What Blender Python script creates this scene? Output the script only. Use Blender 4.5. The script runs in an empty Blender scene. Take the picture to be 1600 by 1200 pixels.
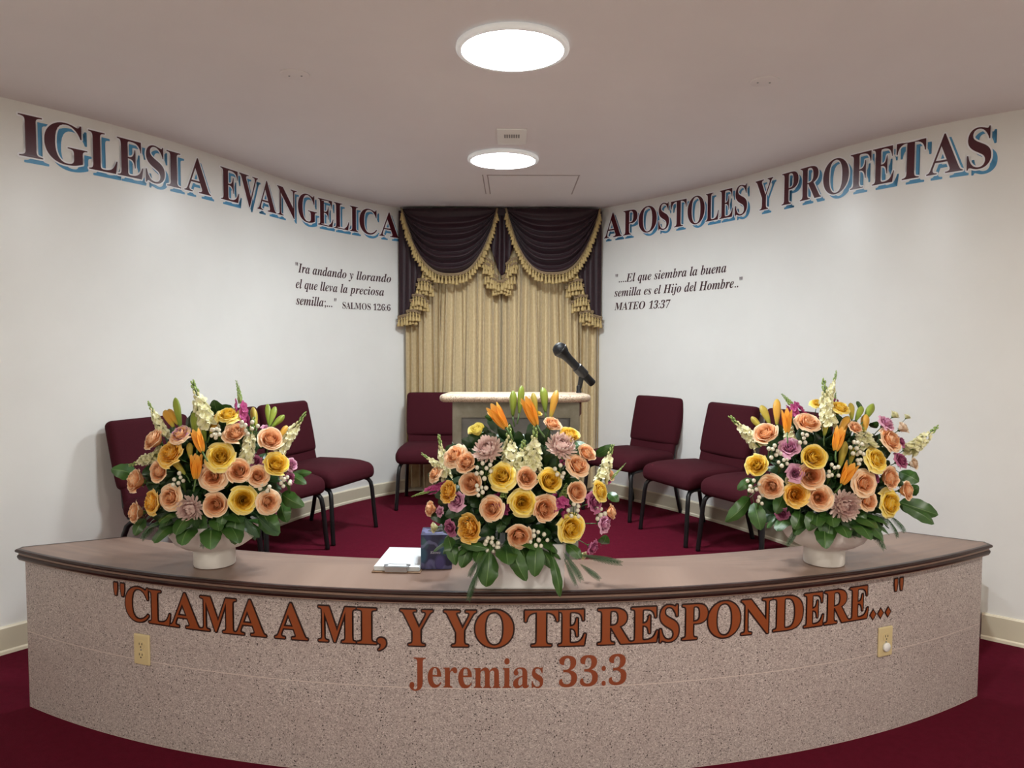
import bpy, bmesh, math, random
from math import sin, cos, pi, radians, sqrt
from mathutils import Vector, Matrix, Quaternion, noise

sc = bpy.context.scene
COL = sc.collection
random.seed(11)

# ------------------------------------------------------------------ camera, world, exposure
CEIL = 2.606          # ceiling height
DAIS = 0.21           # height of the carpeted platform
CTOP = 0.655          # top of the curved counter
EYE = 1.473

def make_camera():
    cam = bpy.data.cameras.new('camera'); cam.sensor_width = 36.0; cam.lens = 36.0 * 1150 / 1600
    cam.clip_start = 0.05; cam.clip_end = 60
    o = bpy.data.objects.new('camera', cam); COL.objects.link(o)
    p, r = radians(3.1), radians(-0.2)
    R1 = Matrix(((1, 0, 0), (0, cos(p), sin(p)), (0, -sin(p), cos(p))))
    R2 = Matrix(((cos(r), 0, sin(r)), (0, 1, 0), (-sin(r), 0, cos(r))))
    M = R1 @ R2                                   # columns: right, forward, up
    rt, fw, up = M.col[0], M.col[1], M.col[2]
    m = Matrix(((rt[0], up[0], -fw[0], 0), (rt[1], up[1], -fw[1], 0), (rt[2], up[2], -fw[2], EYE), (0, 0, 0, 1)))
    o.matrix_world = m
    sc.camera = o
make_camera()
w = bpy.data.worlds.new('world'); w.use_nodes = True; sc.world = w
w.node_tree.nodes['Background'].inputs[0].default_value = (0.9, 0.92, 1, 1)
w.node_tree.nodes['Background'].inputs[1].default_value = 0.05
sc.view_settings.view_transform = 'Standard'
sc.view_settings.look = 'None'
sc.view_settings.gamma = 1.0
sc.view_settings.use_curve_mapping = False
sc.view_settings.exposure = 3.05
LAMP = 14.8           # strength of the LED disc lights over the platform
LAMP_ROOM = 13.5      # strength of the unseen fittings added behind the camera

# ------------------------------------------------------------------ helpers
class MB:
    """collects shapes into ONE mesh"""
    def __init__(s): s.v = []; s.f = []; s.mi = []; s.tip = []
    def add(s, vs, fs, mi=0, tip=None):
        b = len(s.v); s.v += [tuple(v) for v in vs]; s.f += [tuple(i + b for i in f) for f in fs]
        s.mi += [mi] * len(fs); s.tip += list(tip) if tip is not None else [0.5] * len(vs)
        return s
    def box(s, lo, hi, mi=0):
        (a, b, c), (d, e, f) = lo, hi
        return s.add([(a,b,c),(d,b,c),(d,e,c),(a,e,c),(a,b,f),(d,b,f),(d,e,f),(a,e,f)],
                     [(0,3,2,1),(4,5,6,7),(0,1,5,4),(1,2,6,5),(2,3,7,6),(3,0,4,7)], mi)
    def grid(s, nu, nv, fn, mi=0, tipfn=None, wrap=False):
        vs = []; tp = []
        for j in range(nv + 1):
            for i in range(nu + (0 if wrap else 1)):
                u, v = i / nu, j / nv
                vs.append(fn(u, v)); tp.append(tipfn(u, v) if tipfn else 0.5)
        n = nu if wrap else nu + 1
        fs = [(j*n+i, j*n+(i+1) % n, (j+1)*n+(i+1) % n, (j+1)*n+i) for j in range(nv) for i in range(nu)]
        return s.add(vs, fs, mi, tp)
    def tube(s, path, r, seg=8, mi=0, cap=True, tipfn=None):
        P = [Vector(p) for p in path]; rr = r if isinstance(r, (list, tuple)) else [r] * len(P)
        vs = []; tp = []
        up = None
        for i, p in enumerate(P):
            t = (P[min(i+1, len(P)-1)] - P[max(i-1, 0)]).normalized()
            if up is None:
                up = Vector((0,0,1)) if abs(t.z) < .9 else Vector((1,0,0))
            a = (up - t * up.dot(t))
            a = a.normalized() if a.length > 1e-6 else t.orthogonal().normalized()
            up = a; b = t.cross(a)
            for k in range(seg):
                an = 2*pi*k/seg
                vs.append(p + (a*cos(an) + b*sin(an)) * rr[i]); tp.append(tipfn(i/(len(P)-1)) if tipfn else .5)
        fs = [(i*seg+k, i*seg+(k+1) % seg, (i+1)*seg+(k+1) % seg, (i+1)*seg+k) for i in range(len(P)-1) for k in range(seg)]
        if cap: fs += [tuple(range(seg))[::-1], tuple((len(P)-1)*seg + k for k in range(seg))]
        return s.add(vs, fs, mi, tp)
    def lathe(s, prof, seg=32, mi=0, c=(0,0,0), tipfn=None, cap=True):
        vs = []; tp = []
        for j, (r, z) in enumerate(prof):
            for k in range(seg):
                a = 2*pi*k/seg
                vs.append((c[0]+r*cos(a), c[1]+r*sin(a), c[2]+z)); tp.append(tipfn(j/(len(prof)-1)) if tipfn else .5)
        fs = [(j*seg+k, j*seg+(k+1) % seg, (j+1)*seg+(k+1) % seg, (j+1)*seg+k) for j in range(len(prof)-1) for k in range(seg)]
        if cap: fs += [tuple(range(seg))[::-1], tuple((len(prof)-1)*seg + k for k in range(seg))]
        return s.add(vs, fs, mi, tp)
    def ball(s, c, r, seg=10, rings=6, mi=0, sz=1.0):
        prof = [(max(1e-4, r*sin(pi*j/rings)), -r*sz*cos(pi*j/rings)) for j in range(rings+1)]
        return s.lathe(prof, seg, mi, c)
    def rbox(s, hx, hy, hz, r, M=None, deform=None, n=6, mi=0):
        """rounded box: a cube skin with dense samples near its edges"""
        def samp(h):
            a = [-h, -h+r*.12, -h+r*.35, -h+r*.65, -h+r]
            inner = [(-h+r) + (2*(h-r))*k/n for k in range(1, n)]
            return a + inner + [-x for x in reversed(a)]
        X, Y, Z = samp(hx), samp(hy), samp(hz)
        idx = {}; vs = []; fs = []
        def vert(x, y, z):
            k = (round(x,6), round(y,6), round(z,6))
            if k in idx: return idx[k]
            q = Vector((max(-hx+r, min(hx-r, x)), max(-hy+r, min(hy-r, y)), max(-hz+r, min(hz-r, z))))
            d = Vector((x,y,z)) - q
            p = q + (d.normalized()*r if d.length > 1e-9 else d)
            if deform: p = Vector(deform(p))
            if M is not None: p = M @ p
            idx[k] = len(vs); vs.append(p); return idx[k]
        for (A, B, mk) in ((X, Y, lambda a,b,sg: (a,b,sg*hz)), (Y, Z, lambda a,b,sg: (sg*hx,a,b)), (Z, X, lambda a,b,sg: (b,sg*hy,a))):
            for sg in (-1, 1):
                for i in range(len(A)-1):
                    for j in range(len(B)-1):
                        q = [vert(*mk(A[i],B[j],sg)), vert(*mk(A[i+1],B[j],sg)), vert(*mk(A[i+1],B[j+1],sg)), vert(*mk(A[i],B[j+1],sg))]
                        fs.append(tuple(q if sg > 0 else q[::-1]))
        return s.add(vs, fs, mi)
    def mesh(s, name, mats, smooth=True):
        me = bpy.data.meshes.new(name); me.from_pydata(s.v, [], s.f)
        for m in (mats if isinstance(mats, (list, tuple)) else [mats]): me.materials.append(m)
        me.polygons.foreach_set('material_index', s.mi)
        me.polygons.foreach_set('use_smooth', [smooth] * len(s.f))
        at = me.attributes.new('tip', 'FLOAT', 'POINT'); at.data.foreach_set('value', s.tip)
        me.update(); return me
    def obj(s, name, mats, parent=None, smooth=True, sharp=None):
        o = bpy.data.objects.new(name, s.mesh(name, mats, smooth)); COL.objects.link(o)
        if parent is not None: o.parent = parent
        if sharp is not None: o.data.set_sharp_from_angle(angle=radians(sharp))
        return o

def tag(o, label=None, cat=None, group=None, kind=None):
    if label: o['label'] = label
    if cat: o['category'] = cat
    if group: o['group'] = group
    if kind: o['kind'] = kind
    return o
def thing(name, label, cat, loc=(0,0,0), rz=0.0, group=None):
    o = bpy.data.objects.new(name, None); COL.objects.link(o); o.location = loc; o.rotation_euler = (0,0,rz)
    o.empty_display_size = .1
    return tag(o, label, cat, group)
def copy_tree(o, parent=None):
    c = o.copy(); COL.objects.link(c)
    if parent is not None: c.parent = parent
    for ch in list(o.children): copy_tree(ch, c)
    return c

# ------------------------------------------------------------------ materials
def srgb(r, g, b):
    f = lambda c: c/12.92 if c <= .04045 else ((c+.055)/1.055)**2.4
    return (f(r/255), f(g/255), f(b/255), 1)
def mat(name, col, rough=.5, metal=0.0, spec=.5, coat=0.0, sheen=0.0, emit=None, estr=0):
    m = bpy.data.materials.new(name); m.use_nodes = True
    b = m.node_tree.nodes['Principled BSDF']
    b.inputs['Base Color'].default_value = col if len(col) == 4 else (*col, 1)
    b.inputs['Roughness'].default_value = rough; b.inputs['Metallic'].default_value = metal
    b.inputs['Specular IOR Level'].default_value = spec
    b.inputs['Coat Weight'].default_value = coat
    b.inputs['Sheen Weight'].default_value = sheen
    if emit: b.inputs['Emission Color'].default_value = (*emit, 1); b.inputs['Emission Strength'].default_value = estr
    return m
class NT:
    def __init__(s, m): s.m = m; s.t = m.node_tree; s.b = s.t.nodes['Principled BSDF']
    def n(s, typ, **kw):
        x = s.t.nodes.new(typ)
        for k, v in kw.items():
            if k.startswith('i_'): x.inputs[k[2:].replace('_', ' ')].default_value = v
            else: setattr(x, k, v)
        return x
    def l(s, a, b): s.t.links.new(a, b)
    def ramp(s, fac, stops, interp='LINEAR'):
        r = s.n('ShaderNodeValToRGB'); r.color_ramp.interpolation = interp
        e = r.color_ramp.elements
        while len(e) < len(stops): e.new(.5)
        for k, (p, c) in enumerate(stops): e[k].position = p; e[k].color = c if len(c) == 4 else (*c, 1)
        s.l(fac, r.inputs[0]); return r.outputs[0]
    def coord(s, kind='Object', scale=(1,1,1)):
        c = s.n('ShaderNodeTexCoord'); mp = s.n('ShaderNodeMapping'); mp.inputs['Scale'].default_value = scale
        s.l(c.outputs[kind], mp.inputs[0]); return mp.outputs[0]
    def noise(s, vec, scale, detail=3, rough=.55, out='Fac'):
        x = s.n('ShaderNodeTexNoise'); x.inputs['Scale'].default_value = scale; x.inputs['Detail'].default_value = detail
        x.inputs['Roughness'].default_value = rough; s.l(vec, x.inputs['Vector']); return x.outputs[out]
    def mix(s, fac, a, b, blend='MIX'):
        x = s.n('ShaderNodeMix', data_type='RGBA', blend_type=blend)
        for sock, val in ((x.inputs[0], fac), (x.inputs[6], a), (x.inputs[7], b)):
            if hasattr(val, 'is_linked') or hasattr(val, 'links'): s.l(val, sock)
            else: sock.default_value = val
        return x.outputs[2]
    def bump(s, h, strength=.3, dist=.01):
        x = s.n('ShaderNodeBump'); x.inputs['Strength'].default_value = strength; x.inputs['Distance'].default_value = dist
        s.l(h, x.inputs['Height']); s.l(x.outputs[0], s.b.inputs['Normal'])
    def base(s, c): s.l(c, s.b.inputs['Base Color'])

def wall_paint():
    m = mat('wall_paint', (.80, .79, .755), .34, spec=.45); t = NT(m); v = t.coord()
    n = t.noise(v, 260, 2); n2 = t.noise(v, 3.0, 3)
    t.base(t.ramp(n2, [(.3, (.79, .78, .745)), (.7, (.82, .81, .775))]))
    t.bump(n, .10, .002); return m
def ceiling_paint():
    m = mat('ceiling_paint', (.72, .69, .67), .85); t = NT(m); v = t.coord()
    t.base(t.ramp(t.noise(v, 2, 3), [(.3, (.83, .79, .79)), (.7, (.86, .82, .82))])); t.bump(t.noise(v, 200, 2), .08, .002); return m
def carpet():
    m = mat('burgundy_carpet', (.14, .01, .025), .95, spec=.08); t = NT(m); v = t.coord()
    a = t.noise(v, 420, 4, .7); b = t.noise(v, 35, 3)
    c = t.ramp(a, [(.25, (.055, .0022, .008)), (.5, (.115, .0055, .019)), (.8, (.185, .012, .034))])
    t.base(t.mix(.25, c, t.ramp(b, [(.3, (.075, .003, .011)), (.7, (.15, .008, .025))])))
    t.bump(a, .6, .006); return m
def granite_tile():
    m = mat('granite_tile', (.36, .29, .26), .38, spec=.4); t = NT(m); v = t.coord()
    vo = t.n('ShaderNodeTexVoronoi', feature='F1'); vo.inputs['Scale'].default_value = 330; t.l(v, vo.inputs['Vector'])
    cell = t.n('ShaderNodeSeparateColor'); t.l(vo.outputs['Color'], cell.inputs[0])
    c = t.ramp(cell.outputs[0], [(0, (.15, .125, .12)), (.10, (.30, .25, .235)), (.26, (.42, .355, .335)), (.62, (.49, .42, .395)), (.86, (.58, .51, .48)), (1, (.74, .67, .63))])
    vo2 = t.n('ShaderNodeTexVoronoi', feature='F1'); vo2.inputs['Scale'].default_value = 120; t.l(v, vo2.inputs['Vector'])
    cell2 = t.n('ShaderNodeSeparateColor'); t.l(vo2.outputs['Color'], cell2.inputs[0])
    near = t.n('ShaderNodeMath', operation='LESS_THAN'); near.inputs[1].default_value = .30; t.l(vo2.outputs['Distance'], near.inputs[0])
    rare = t.n('ShaderNodeMath', operation='GREATER_THAN'); rare.inputs[1].default_value = .90; t.l(cell2.outputs[1], rare.inputs[0])
    mul = t.n('ShaderNodeMath', operation='MULTIPLY'); t.l(near.outputs[0], mul.inputs[0]); t.l(rare.outputs[0], mul.inputs[1])
    c = t.mix(mul.outputs[0], c, (.045, .033, .03, 1))
    c = t.mix(t.ramp(t.noise(v, 6, 3), [(.35, (0, 0, 0)), (.7, (.22, .22, .22))]), c, (.38, .30, .275, 1))
    uv = t.n('ShaderNodeUVMap'); br = t.n('ShaderNodeTexBrick', offset=0.0, squash=1.0)
    br.inputs['Scale'].default_value = 1; br.inputs['Mortar Size'].default_value = .0014; br.inputs['Mortar Smooth'].default_value = .2
    br.inputs['Brick Width'].default_value = .3085; br.inputs['Row Height'].default_value = .3085
    t.l(uv.outputs[0], br.inputs['Vector'])
    c = t.mix(br.outputs['Fac'], c, (.46, .395, .37, 1))
    b2 = t.n('ShaderNodeTexBrick', offset=0.0, squash=1.0)
    b2.inputs['Scale'].default_value = 1; b2.inputs['Mortar Size'].default_value = .0016; b2.inputs['Brick Width'].default_value = 60; b2.inputs['Row Height'].default_value = .3085
    mp = t.n('ShaderNodeMapping'); mp.inputs['Location'].default_value = (30, 0, 0); t.l(uv.outputs[0], mp.inputs[0]); t.l(mp.outputs[0], b2.inputs['Vector'])
    t.base(t.mix(b2.outputs['Fac'], c, (.66, .57, .52, 1))); return m
def wood_top():
    m = mat('walnut_top', (.2, .13, .1), .33, spec=.5); t = NT(m)
    uv = t.n('ShaderNodeUVMap'); mp = t.n('ShaderNodeMapping'); mp.inputs['Scale'].default_value = (1.1, 16, 1); t.l(uv.outputs[0], mp.inputs[0])
    n = t.noise(mp.outputs[0], 2.2, 5, .6)
    mp2 = t.n('ShaderNodeMapping'); mp2.inputs['Scale'].default_value = (1.2, 3, 1); t.l(uv.outputs[0], mp2.inputs[0])
    n2 = t.noise(mp2.outputs[0], 1.6, 3)
    c = t.ramp(n, [(.28, (.13, .075, .056)), (.5, (.25, .160, .120)), (.72, (.36, .245, .19))])
    t.base(t.mix(.35, c, t.ramp(n2, [(.35, (.17, .10, .08)), (.65, (.29, .185, .135))])))
    t.l(t.ramp(n, [(.3, (.30,)*3), (.7, (.42,)*3)]), t.b.inputs['Roughness']); return m
def dark_wood():
    m = mat('mahogany_edge', (.04, .014, .011), .30, spec=.35); t = NT(m); v = t.coord('Object', (3, 3, 40))
    t.base(t.ramp(t.noise(v, 3, 4), [(.3, (.014, .0055, .005)), (.7, (.045, .016, .012))])); return m
def chair_fabric():
    m = mat('burgundy_upholstery', (.055, .007, .013), .85, spec=.15); t = NT(m); v = t.coord()
    n = t.noise(v, 500, 3, .7)
    t.base(t.ramp(n, [(.3, (.033, .0040, .0075)), (.7, (.073, .0090, .0160))])); t.bump(n, .35, .002); return m
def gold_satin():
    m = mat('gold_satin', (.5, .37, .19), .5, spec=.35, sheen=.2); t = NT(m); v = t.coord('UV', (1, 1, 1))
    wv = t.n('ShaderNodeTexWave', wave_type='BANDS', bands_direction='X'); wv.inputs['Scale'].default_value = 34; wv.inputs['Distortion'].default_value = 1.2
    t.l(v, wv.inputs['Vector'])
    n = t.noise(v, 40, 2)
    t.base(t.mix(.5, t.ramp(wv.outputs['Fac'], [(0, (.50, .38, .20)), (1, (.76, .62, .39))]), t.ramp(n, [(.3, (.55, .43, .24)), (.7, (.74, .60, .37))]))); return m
def burgundy_satin():
    m = mat('dark_burgundy_satin', (.022, .006, .010), .52, spec=.35, sheen=.12); t = NT(m); v = t.coord()
    t.base(t.ramp(t.noise(v, 60, 2), [(.3, (.017, .0045, .0085)), (.7, (.030, .008, .013))])); return m
def pulpit_stone(name, a, b, c, sp=False):
    m = mat(name, a, .3, spec=.45); t = NT(m); v = t.coord()
    n = t.noise(v, 7, 5, .65)
    col = t.ramp(n, [(.3, a), (.5, b), (.68, c)])
    if sp:
        vo = t.n('ShaderNodeTexVoronoi'); vo.inputs['Scale'].default_value = 430; t.l(v, vo.inputs['Vector'])
        ce = t.n('ShaderNodeSeparateColor'); t.l(vo.outputs['Color'], ce.inputs[0])
        col = t.ramp(ce.outputs[0], [(0, (.10, .06, .045)), (.12, (.34, .22, .15)), (.35, (.60, .45, .32)), (.75, (.72, .58, .44)), (1, (.82, .70, .58))])
    t.base(col); return m
def petal(name, stops, trans=.17, rough=.55):
    m = mat(name, stops[1][1], rough, spec=.25); t = NT(m)
    a = t.n('ShaderNodeAttribute', attribute_name='tip')
    col = t.ramp(a.outputs['Fac'], stops)
    t.base(col)
    tr = t.n('ShaderNodeBsdfTranslucent'); t.l(col, tr.inputs[0])
    mx = t.n('ShaderNodeMixShader'); mx.inputs[0].default_value = trans
    out = t.t.nodes['Material Output']
    t.l(t.b.outputs[0], mx.inputs[1]); t.l(tr.outputs[0], mx.inputs[2]); t.l(mx.outputs[0], out.inputs[0]); return m
def leaf_mat(name, a, b, rib, rough=.38):
    m = mat(name, a, rough, spec=.5); t = NT(m); v = t.coord('Object', (1, 1, 1))
    at = t.n('ShaderNodeAttribute', attribute_name='tip')
    base = t.ramp(t.noise(v, 3, 3), [(.3, a), (.7, b)])
    t.base(t.mix(t.ramp(at.outputs['Fac'], [(.80, (0,0,0)), (.97, (1,1,1))]), base, (*rib, 1))); return m

def bounce_tile():  # pale surface for the added floor that throws light upward
    m = mat('pale_bounce_tile', (.62, .57, .50), .5); t = NT(m); v = t.coord()
    br = t.n('ShaderNodeTexChecker'); br.inputs['Scale'].default_value = 3.3; br.inputs['Color1'].default_value = (.64, .59, .52, 1); br.inputs['Color2'].default_value = (.58, .53, .46, 1)
    t.l(v, br.inputs['Vector']); t.base(br.outputs[0]); return m
M = dict(
    bounce=bounce_tile(),
    wall=wall_paint(), ceil=ceiling_paint(), carpet=carpet(), tile=granite_tile(), wood=wood_top(), edge=dark_wood(),
    fabric=chair_fabric(), gold=gold_satin(), burg=burgundy_satin(),
    base=mat('cream_baseboard', srgb(208, 198, 174), .45), basecap=mat('baseboard_cap', srgb(232, 222, 198), .45),
    black=mat('black_metal', (.008, .008, .009), .32, spec=.5), blackp=mat('black_plastic', (.006, .006, .0075), .5, spec=.3),
    slab=pulpit_stone('pink_granite_slab', (.6, .45, .3), (.7, .55, .4), (.75, .6, .5), True),
    stone=pulpit_stone('veined_marble', (.20, .19, .145), (.275, .26, .20), (.36, .34, .275)),
    stone2=pulpit_stone('grey_marble', (.145, .145, .14), (.19, .19, .183), (.25, .245, .235)),
    white=mat('white_enamel', (.93, .93, .92), .35), rim=mat('white_rim_added_glow', (.93, .93, .92), .4, emit=(.95, 1, 1), estr=.02), plate=mat('white_cover_plate', (.82, .78, .775), .8), line=mat('grey_joint', (.42, .36, .35), .8),  # rim emission is a faint added glow that whitens the lamp housing
    diff=mat('lit_diffuser', (.9, .9, .9), .4, emit=(.905, .99, 1.03), estr=LAMP),
    diff2=mat('lit_diffuser_room', (.9, .9, .9), .4, emit=(1.0, .95, .86), estr=LAMP_ROOM),
    maroon=mat('maroon_paint', srgb(74, 14, 26), .3), blue=mat('blue_paint', srgb(78, 148, 190), .35), wline=mat('white_paint_line', (.88, .88, .9), .35),
    rust=mat('rust_paint', srgb(140, 68, 28), .4), dline=mat('black_brown_paint', srgb(38, 14, 12), .4), rust2=mat('brown_paint', srgb(138, 66, 36), .45),
    ink=mat('dark_ink', srgb(58, 24, 30), .4),
    ivory=mat('ivory_plastic', srgb(214, 196, 150), .35), slot=mat('socket_slot', (.02, .018, .015), .6), wplug=mat('white_plastic', (.85, .85, .83), .3),
    paper=mat('white_paper', (.72, .75, .77), .7), board=mat('brown_hardboard', (.20, .115, .06), .6), steel=mat('steel_clip', (.35, .35, .36), .3, metal=1),
    ceramic=mat('white_ceramic', (.72, .68, .64), .32, spec=.5), planter=mat('white_planter', (.80, .79, .78), .35),
    cord=mat('antique_gold_cord', (.27, .185, .10), .7), tassel=mat('gold_tassel', (.50, .36, .15), .6),
    grey=mat('grey_plastic', (.25, .26, .28), .5), rust3=mat('red_brown_metal', (.09, .03, .025), .5),
)
# ------------------------------------------------------------------ the curved side walls
def poly(c, y):
    r = 0.0
    for k in c: r = r*y + k
    return r
class Wall:
    """a side wall: plan curve x(y), arc length s from y = 3.45"""
    def __init__(s, co, side):
        s.co, s.side = co, side
        s.Y = [3.45 + 2.85*k/570 for k in range(571)]; s.X = [poly(co, y) for y in s.Y]; s.S = [0.0]
        for k in range(570): s.S.append(s.S[-1] + math.hypot(s.X[k+1]-s.X[k], s.Y[k+1]-s.Y[k]))
    def at(s, q):
        lo, hi = 0, 569
        while lo < hi:
            m = (lo+hi+1)//2
            if s.S[m] <= q: lo = m
            else: hi = m-1
        t = (q - s.S[lo]) / (s.S[lo+1]-s.S[lo])
        x = s.X[lo]+(s.X[lo+1]-s.X[lo])*t; y = s.Y[lo]+(s.Y[lo+1]-s.Y[lo])*t
        tx, ty = s.X[lo+1]-s.X[lo], s.Y[lo+1]-s.Y[lo]; L = math.hypot(tx, ty); tx /= L; ty /= L
        n = (ty, -tx) if s.side < 0 else (-ty, tx)
        return x, y, n
    def surf(s, q, z, off):
        x, y, n = s.at(q); return (x+n[0]*off, y+n[1]*off, z)
WL = Wall([0.0189352, -0.264006, 1.15168, -0.856697, -4.97476], -1)
WR = Wall([0.0578158, -1.23915, 9.7765, -34.2292, 47.0626], 1)

def wall_path(W, y0, y1, n, yc, slope):
    """plan points of the wall from y0 to y1; straight in front of yc"""
    P = []
    for k in range(n+1):
        y = y0 + (y1-y0)*k/n
        P.append((poly(W.co, y), y) if y >= yc else (poly(W.co, yc) + slope*(y-yc), y))
    return P
PATH_L = wall_path(WL, 3.5, 6.30, 90, 3.5, .77); PATH_R = wall_path(WR, 3.62, 6.30, 90, 3.62, -1.2)
XL, XR, YB = -4.0, 4.2, -4.2
xl, yl = PATH_L[0]; xr, yr = PATH_R[0]
PATH_L = [(XL, YB), (XL, yl - (xl-XL)/.77)] + [(XL + (xl-XL)*k/8, yl - (xl-XL)/.77*(1-k/8)) for k in range(1, 8)] + PATH_L
PATH_R = [(XR, YB), (XR, yr - (XR-xr)/1.2)] + [(XR + (xr-XR)*k/8, yr - (XR-xr)/1.2*(1-k/8)) for k in range(1, 8)] + PATH_R

def strip(path, z0, z1, thick, side):
    """a wall: room-side skin, back skin, top"""
    mb = MB(); n = len(path); nor = []
    for k in range(n):
        a, b = path[max(k-1, 0)], path[min(k+1, n-1)]
        tx, ty = b[0]-a[0], b[1]-a[1]; L = math.hypot(tx, ty)
        nor.append((ty/L, -tx/L) if side < 0 else (-ty/L, tx/L))
    vs = []
    for (x, y), (nx, ny) in zip(path, nor):
        vs += [(x, y, z0), (x, y, z1), (x-nx*thick, y-ny*thick, z0), (x-nx*thick, y-ny*thick, z1)]
    fs = []
    for k in range(n-1):
        a, b = 4*k, 4*k+4
        fs += [(a, b, b+1, a+1), (a+2, a+3, b+3, b+2), (a+1, b+1, b+3, a+3), (a, a+2, b+2, b)]
    fs += [(0, 1, 3, 2), (4*n-4, 4*n-2, 4*n-1, 4*n-3)]
    return mb.add(vs, fs)
def structure(o): o['kind'] = 'structure'; return o
structure(strip(PATH_L, -.05, CEIL+.05, .1, -1).obj('wall_left', M['wall'], sharp=40))
structure(strip(PATH_R, -.05, CEIL+.05, .1, 1).obj('wall_right', M['wall'], sharp=40))
structure(MB().box((-.95, 6.30, -.05), (.80, 6.40, CEIL+.05)).obj('wall_back', M['wall'], smooth=False))
structure(MB().box((XL-.1, YB-.1, -.05), (XR+.1, YB, CEIL+.05)).obj('wall_front', M['wall'], smooth=False))
structure(MB().box((XL-.1, YB-.1, CEIL), (XR+.1, 6.5, CEIL+.08)).obj('ceiling', M['ceil'], smooth=False))
structure(MB().box((XL-.1, YB-.1, -.08), (XR+.1, 6.5, 0)).obj('floor', M['carpet'], smooth=False))

structure(MB().box((XL-.1, YB-.1, 0), (XR+.1, .9, .004)).obj('floor_bounce', M['bounce'], smooth=False))  # unseen pale floor added behind the camera to bounce light onto the ceiling
# counter plan: front arc and inner arc
CX, CY, CR = -.0900, 6.2206, 3.7986
TH0, TH1 = -29.31, 32.73
def arc_pt(th, r=CR): return (CX + r*sin(radians(th)), CY - r*cos(radians(th)))
def inner_pt(x, d=0.0): return (x, 6.545 + d - sqrt(3.8**2 - (x+.09)**2))

def extrude(outline, z0, z1, mats, name, parent=None, mi_top=0):
    mb = MB(); n = len(outline)
    vs = [(x, y, z0) for x, y in outline] + [(x, y, z1) for x, y in outline]
    fs = [(k, (k+1) % n, n+(k+1) % n, n+k) for k in range(n)] + [tuple(range(n))[::-1], tuple(range(n, 2*n))]
    return mb.add(vs, fs).obj(name, mats, parent, smooth=False)
# the carpeted platform: under the counter in front, along the side walls, to the back wall
front = [inner_pt(-1.62 + 3.33*k/40, -.14) for k in range(41)]
dl = [p for p in PATH_L if p[1] >= 3.72]; dr = [p for p in PATH_R if p[1] >= 3.655]
outline = front + [(x+.03, y) for x, y in dr] + [(x-.03, y) for x, y in dl[::-1]]
structure(extrude(outline, 0.0, DAIS, M['carpet'], 'floor_platform'))

def baseboard(name, path, z, h, side, t=.014):
    n = len(path); prof = [(0, 0), (t+.008, 0), (t+.008, .014), (t, .020), (t, h-.008), (t-.006, h), (0, h)]; mi = [1, 1, 1, 0, 1, 1]
    vs = []; fs = []; ms = []
    for k in range(n):
        a, b = path[max(k-1, 0)], path[min(k+1, n-1)]
        tx, ty = b[0]-a[0], b[1]-a[1]; L = math.hypot(tx, ty)
        nx, ny = (ty/L, -tx/L) if side < 0 else (-ty/L, tx/L)
        for d, zz in prof: vs.append((path[k][0]+nx*d, path[k][1]+ny*d, z+zz))
    m = len(prof); mb = MB()
    for j in range(m-1):
        f = [(k*m+j, (k+1)*m+j, (k+1)*m+j+1, k*m+j+1) for k in range(n-1)]
        fs += f; ms += [mi[j]]*len(f)
    mb.add(vs, fs); mb.mi = ms
    mb.f += [tuple(range(m)), tuple((n-1)*m+j for j in range(m))]; mb.mi += [0, 0]
    return structure(mb.obj(name, [M['base'], M['basecap']], smooth=False))
baseboard('baseboard_left', dl, DAIS, .107, -1)
baseboard('baseboard_right', dr, DAIS, .107, 1)
baseboard('baseboard_left_front', [p for p in PATH_L if .9 < p[1] < 3.72], 0, .130, -1)
baseboard('baseboard_right_front', [p for p in PATH_R if .9 < p[1] < 3.665], 0, .130, 1)
baseboard('baseboard_back', [(-.87, 6.30), (.70, 6.30)], DAIS, .107, -1)
# upright end trims where the platform baseboards stop
for nm, P in (('trim_1', (2.366, 3.648)),):
    structure(MB().box((P[0]-.056, P[1]-.028, .128), (P[0]-.017, P[1]+.010, .305)).obj(nm, M['base'], smooth=False))

# ------------------------------------------------------------------ the curved counter
counter = thing('curved_counter', 'long curved low counter faced in speckled pink granite tiles under a dark wood top', 'counter', (CX, CY-CR, 0))
def set_uv(o, fn):
    me = o.data; uv = me.uv_layers.new(name='UVMap')
    for lp in me.loops:
        uv.data[lp.index].uv = fn(me.vertices[lp.vertex_index].co)
CO = Vector((CX, CY-CR, 0))
NA = 90
def plan(off_front, off_end, off_in, chamfer=0.0):
    """counter outline (counter-clockwise from above), grown outward"""
    P = []
    de = math.degrees(off_end/CR)
    xr_, xl_ = 1.69+off_end, -1.60-off_end
    for k in range(NA+1):
        th = TH0 - de + (TH1-TH0+2*de)*k/NA
        P.append(arc_pt(th, CR+off_front))
    if chamfer:                                    # the clipped corners at both ends
        l_, r_ = Vector(P[0]), Vector(P[-1])
        li, ri = Vector(inner_pt(xl_, off_in)), Vector(inner_pt(xr_, off_in))
        P = [tuple(l_ + (li-l_).normalized()*chamfer), tuple(l_ + (Vector(P[1])-l_).normalized()*chamfer)] + P[1:-1] + [tuple(r_ + (Vector(P[-2])-r_).normalized()*chamfer), tuple(r_ + (ri-r_).normalized()*chamfer)]
    P += [inner_pt(xr_ + (xl_-xr_)*k/50, off_in) for k in range(51)]
    return P
def prism(outline, z0, z1):
    n = len(outline); vs = [(x-CO.x, y-CO.y, z0) for x, y in outline] + [(x-CO.x, y-CO.y, z1) for x, y in outline]
    fs = [(k, (k+1) % n, n+(k+1) % n, n+k) for k in range(n)] + [tuple(range(n))[::-1], tuple(range(n, 2*n))]
    return MB().add(vs, fs)
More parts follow.
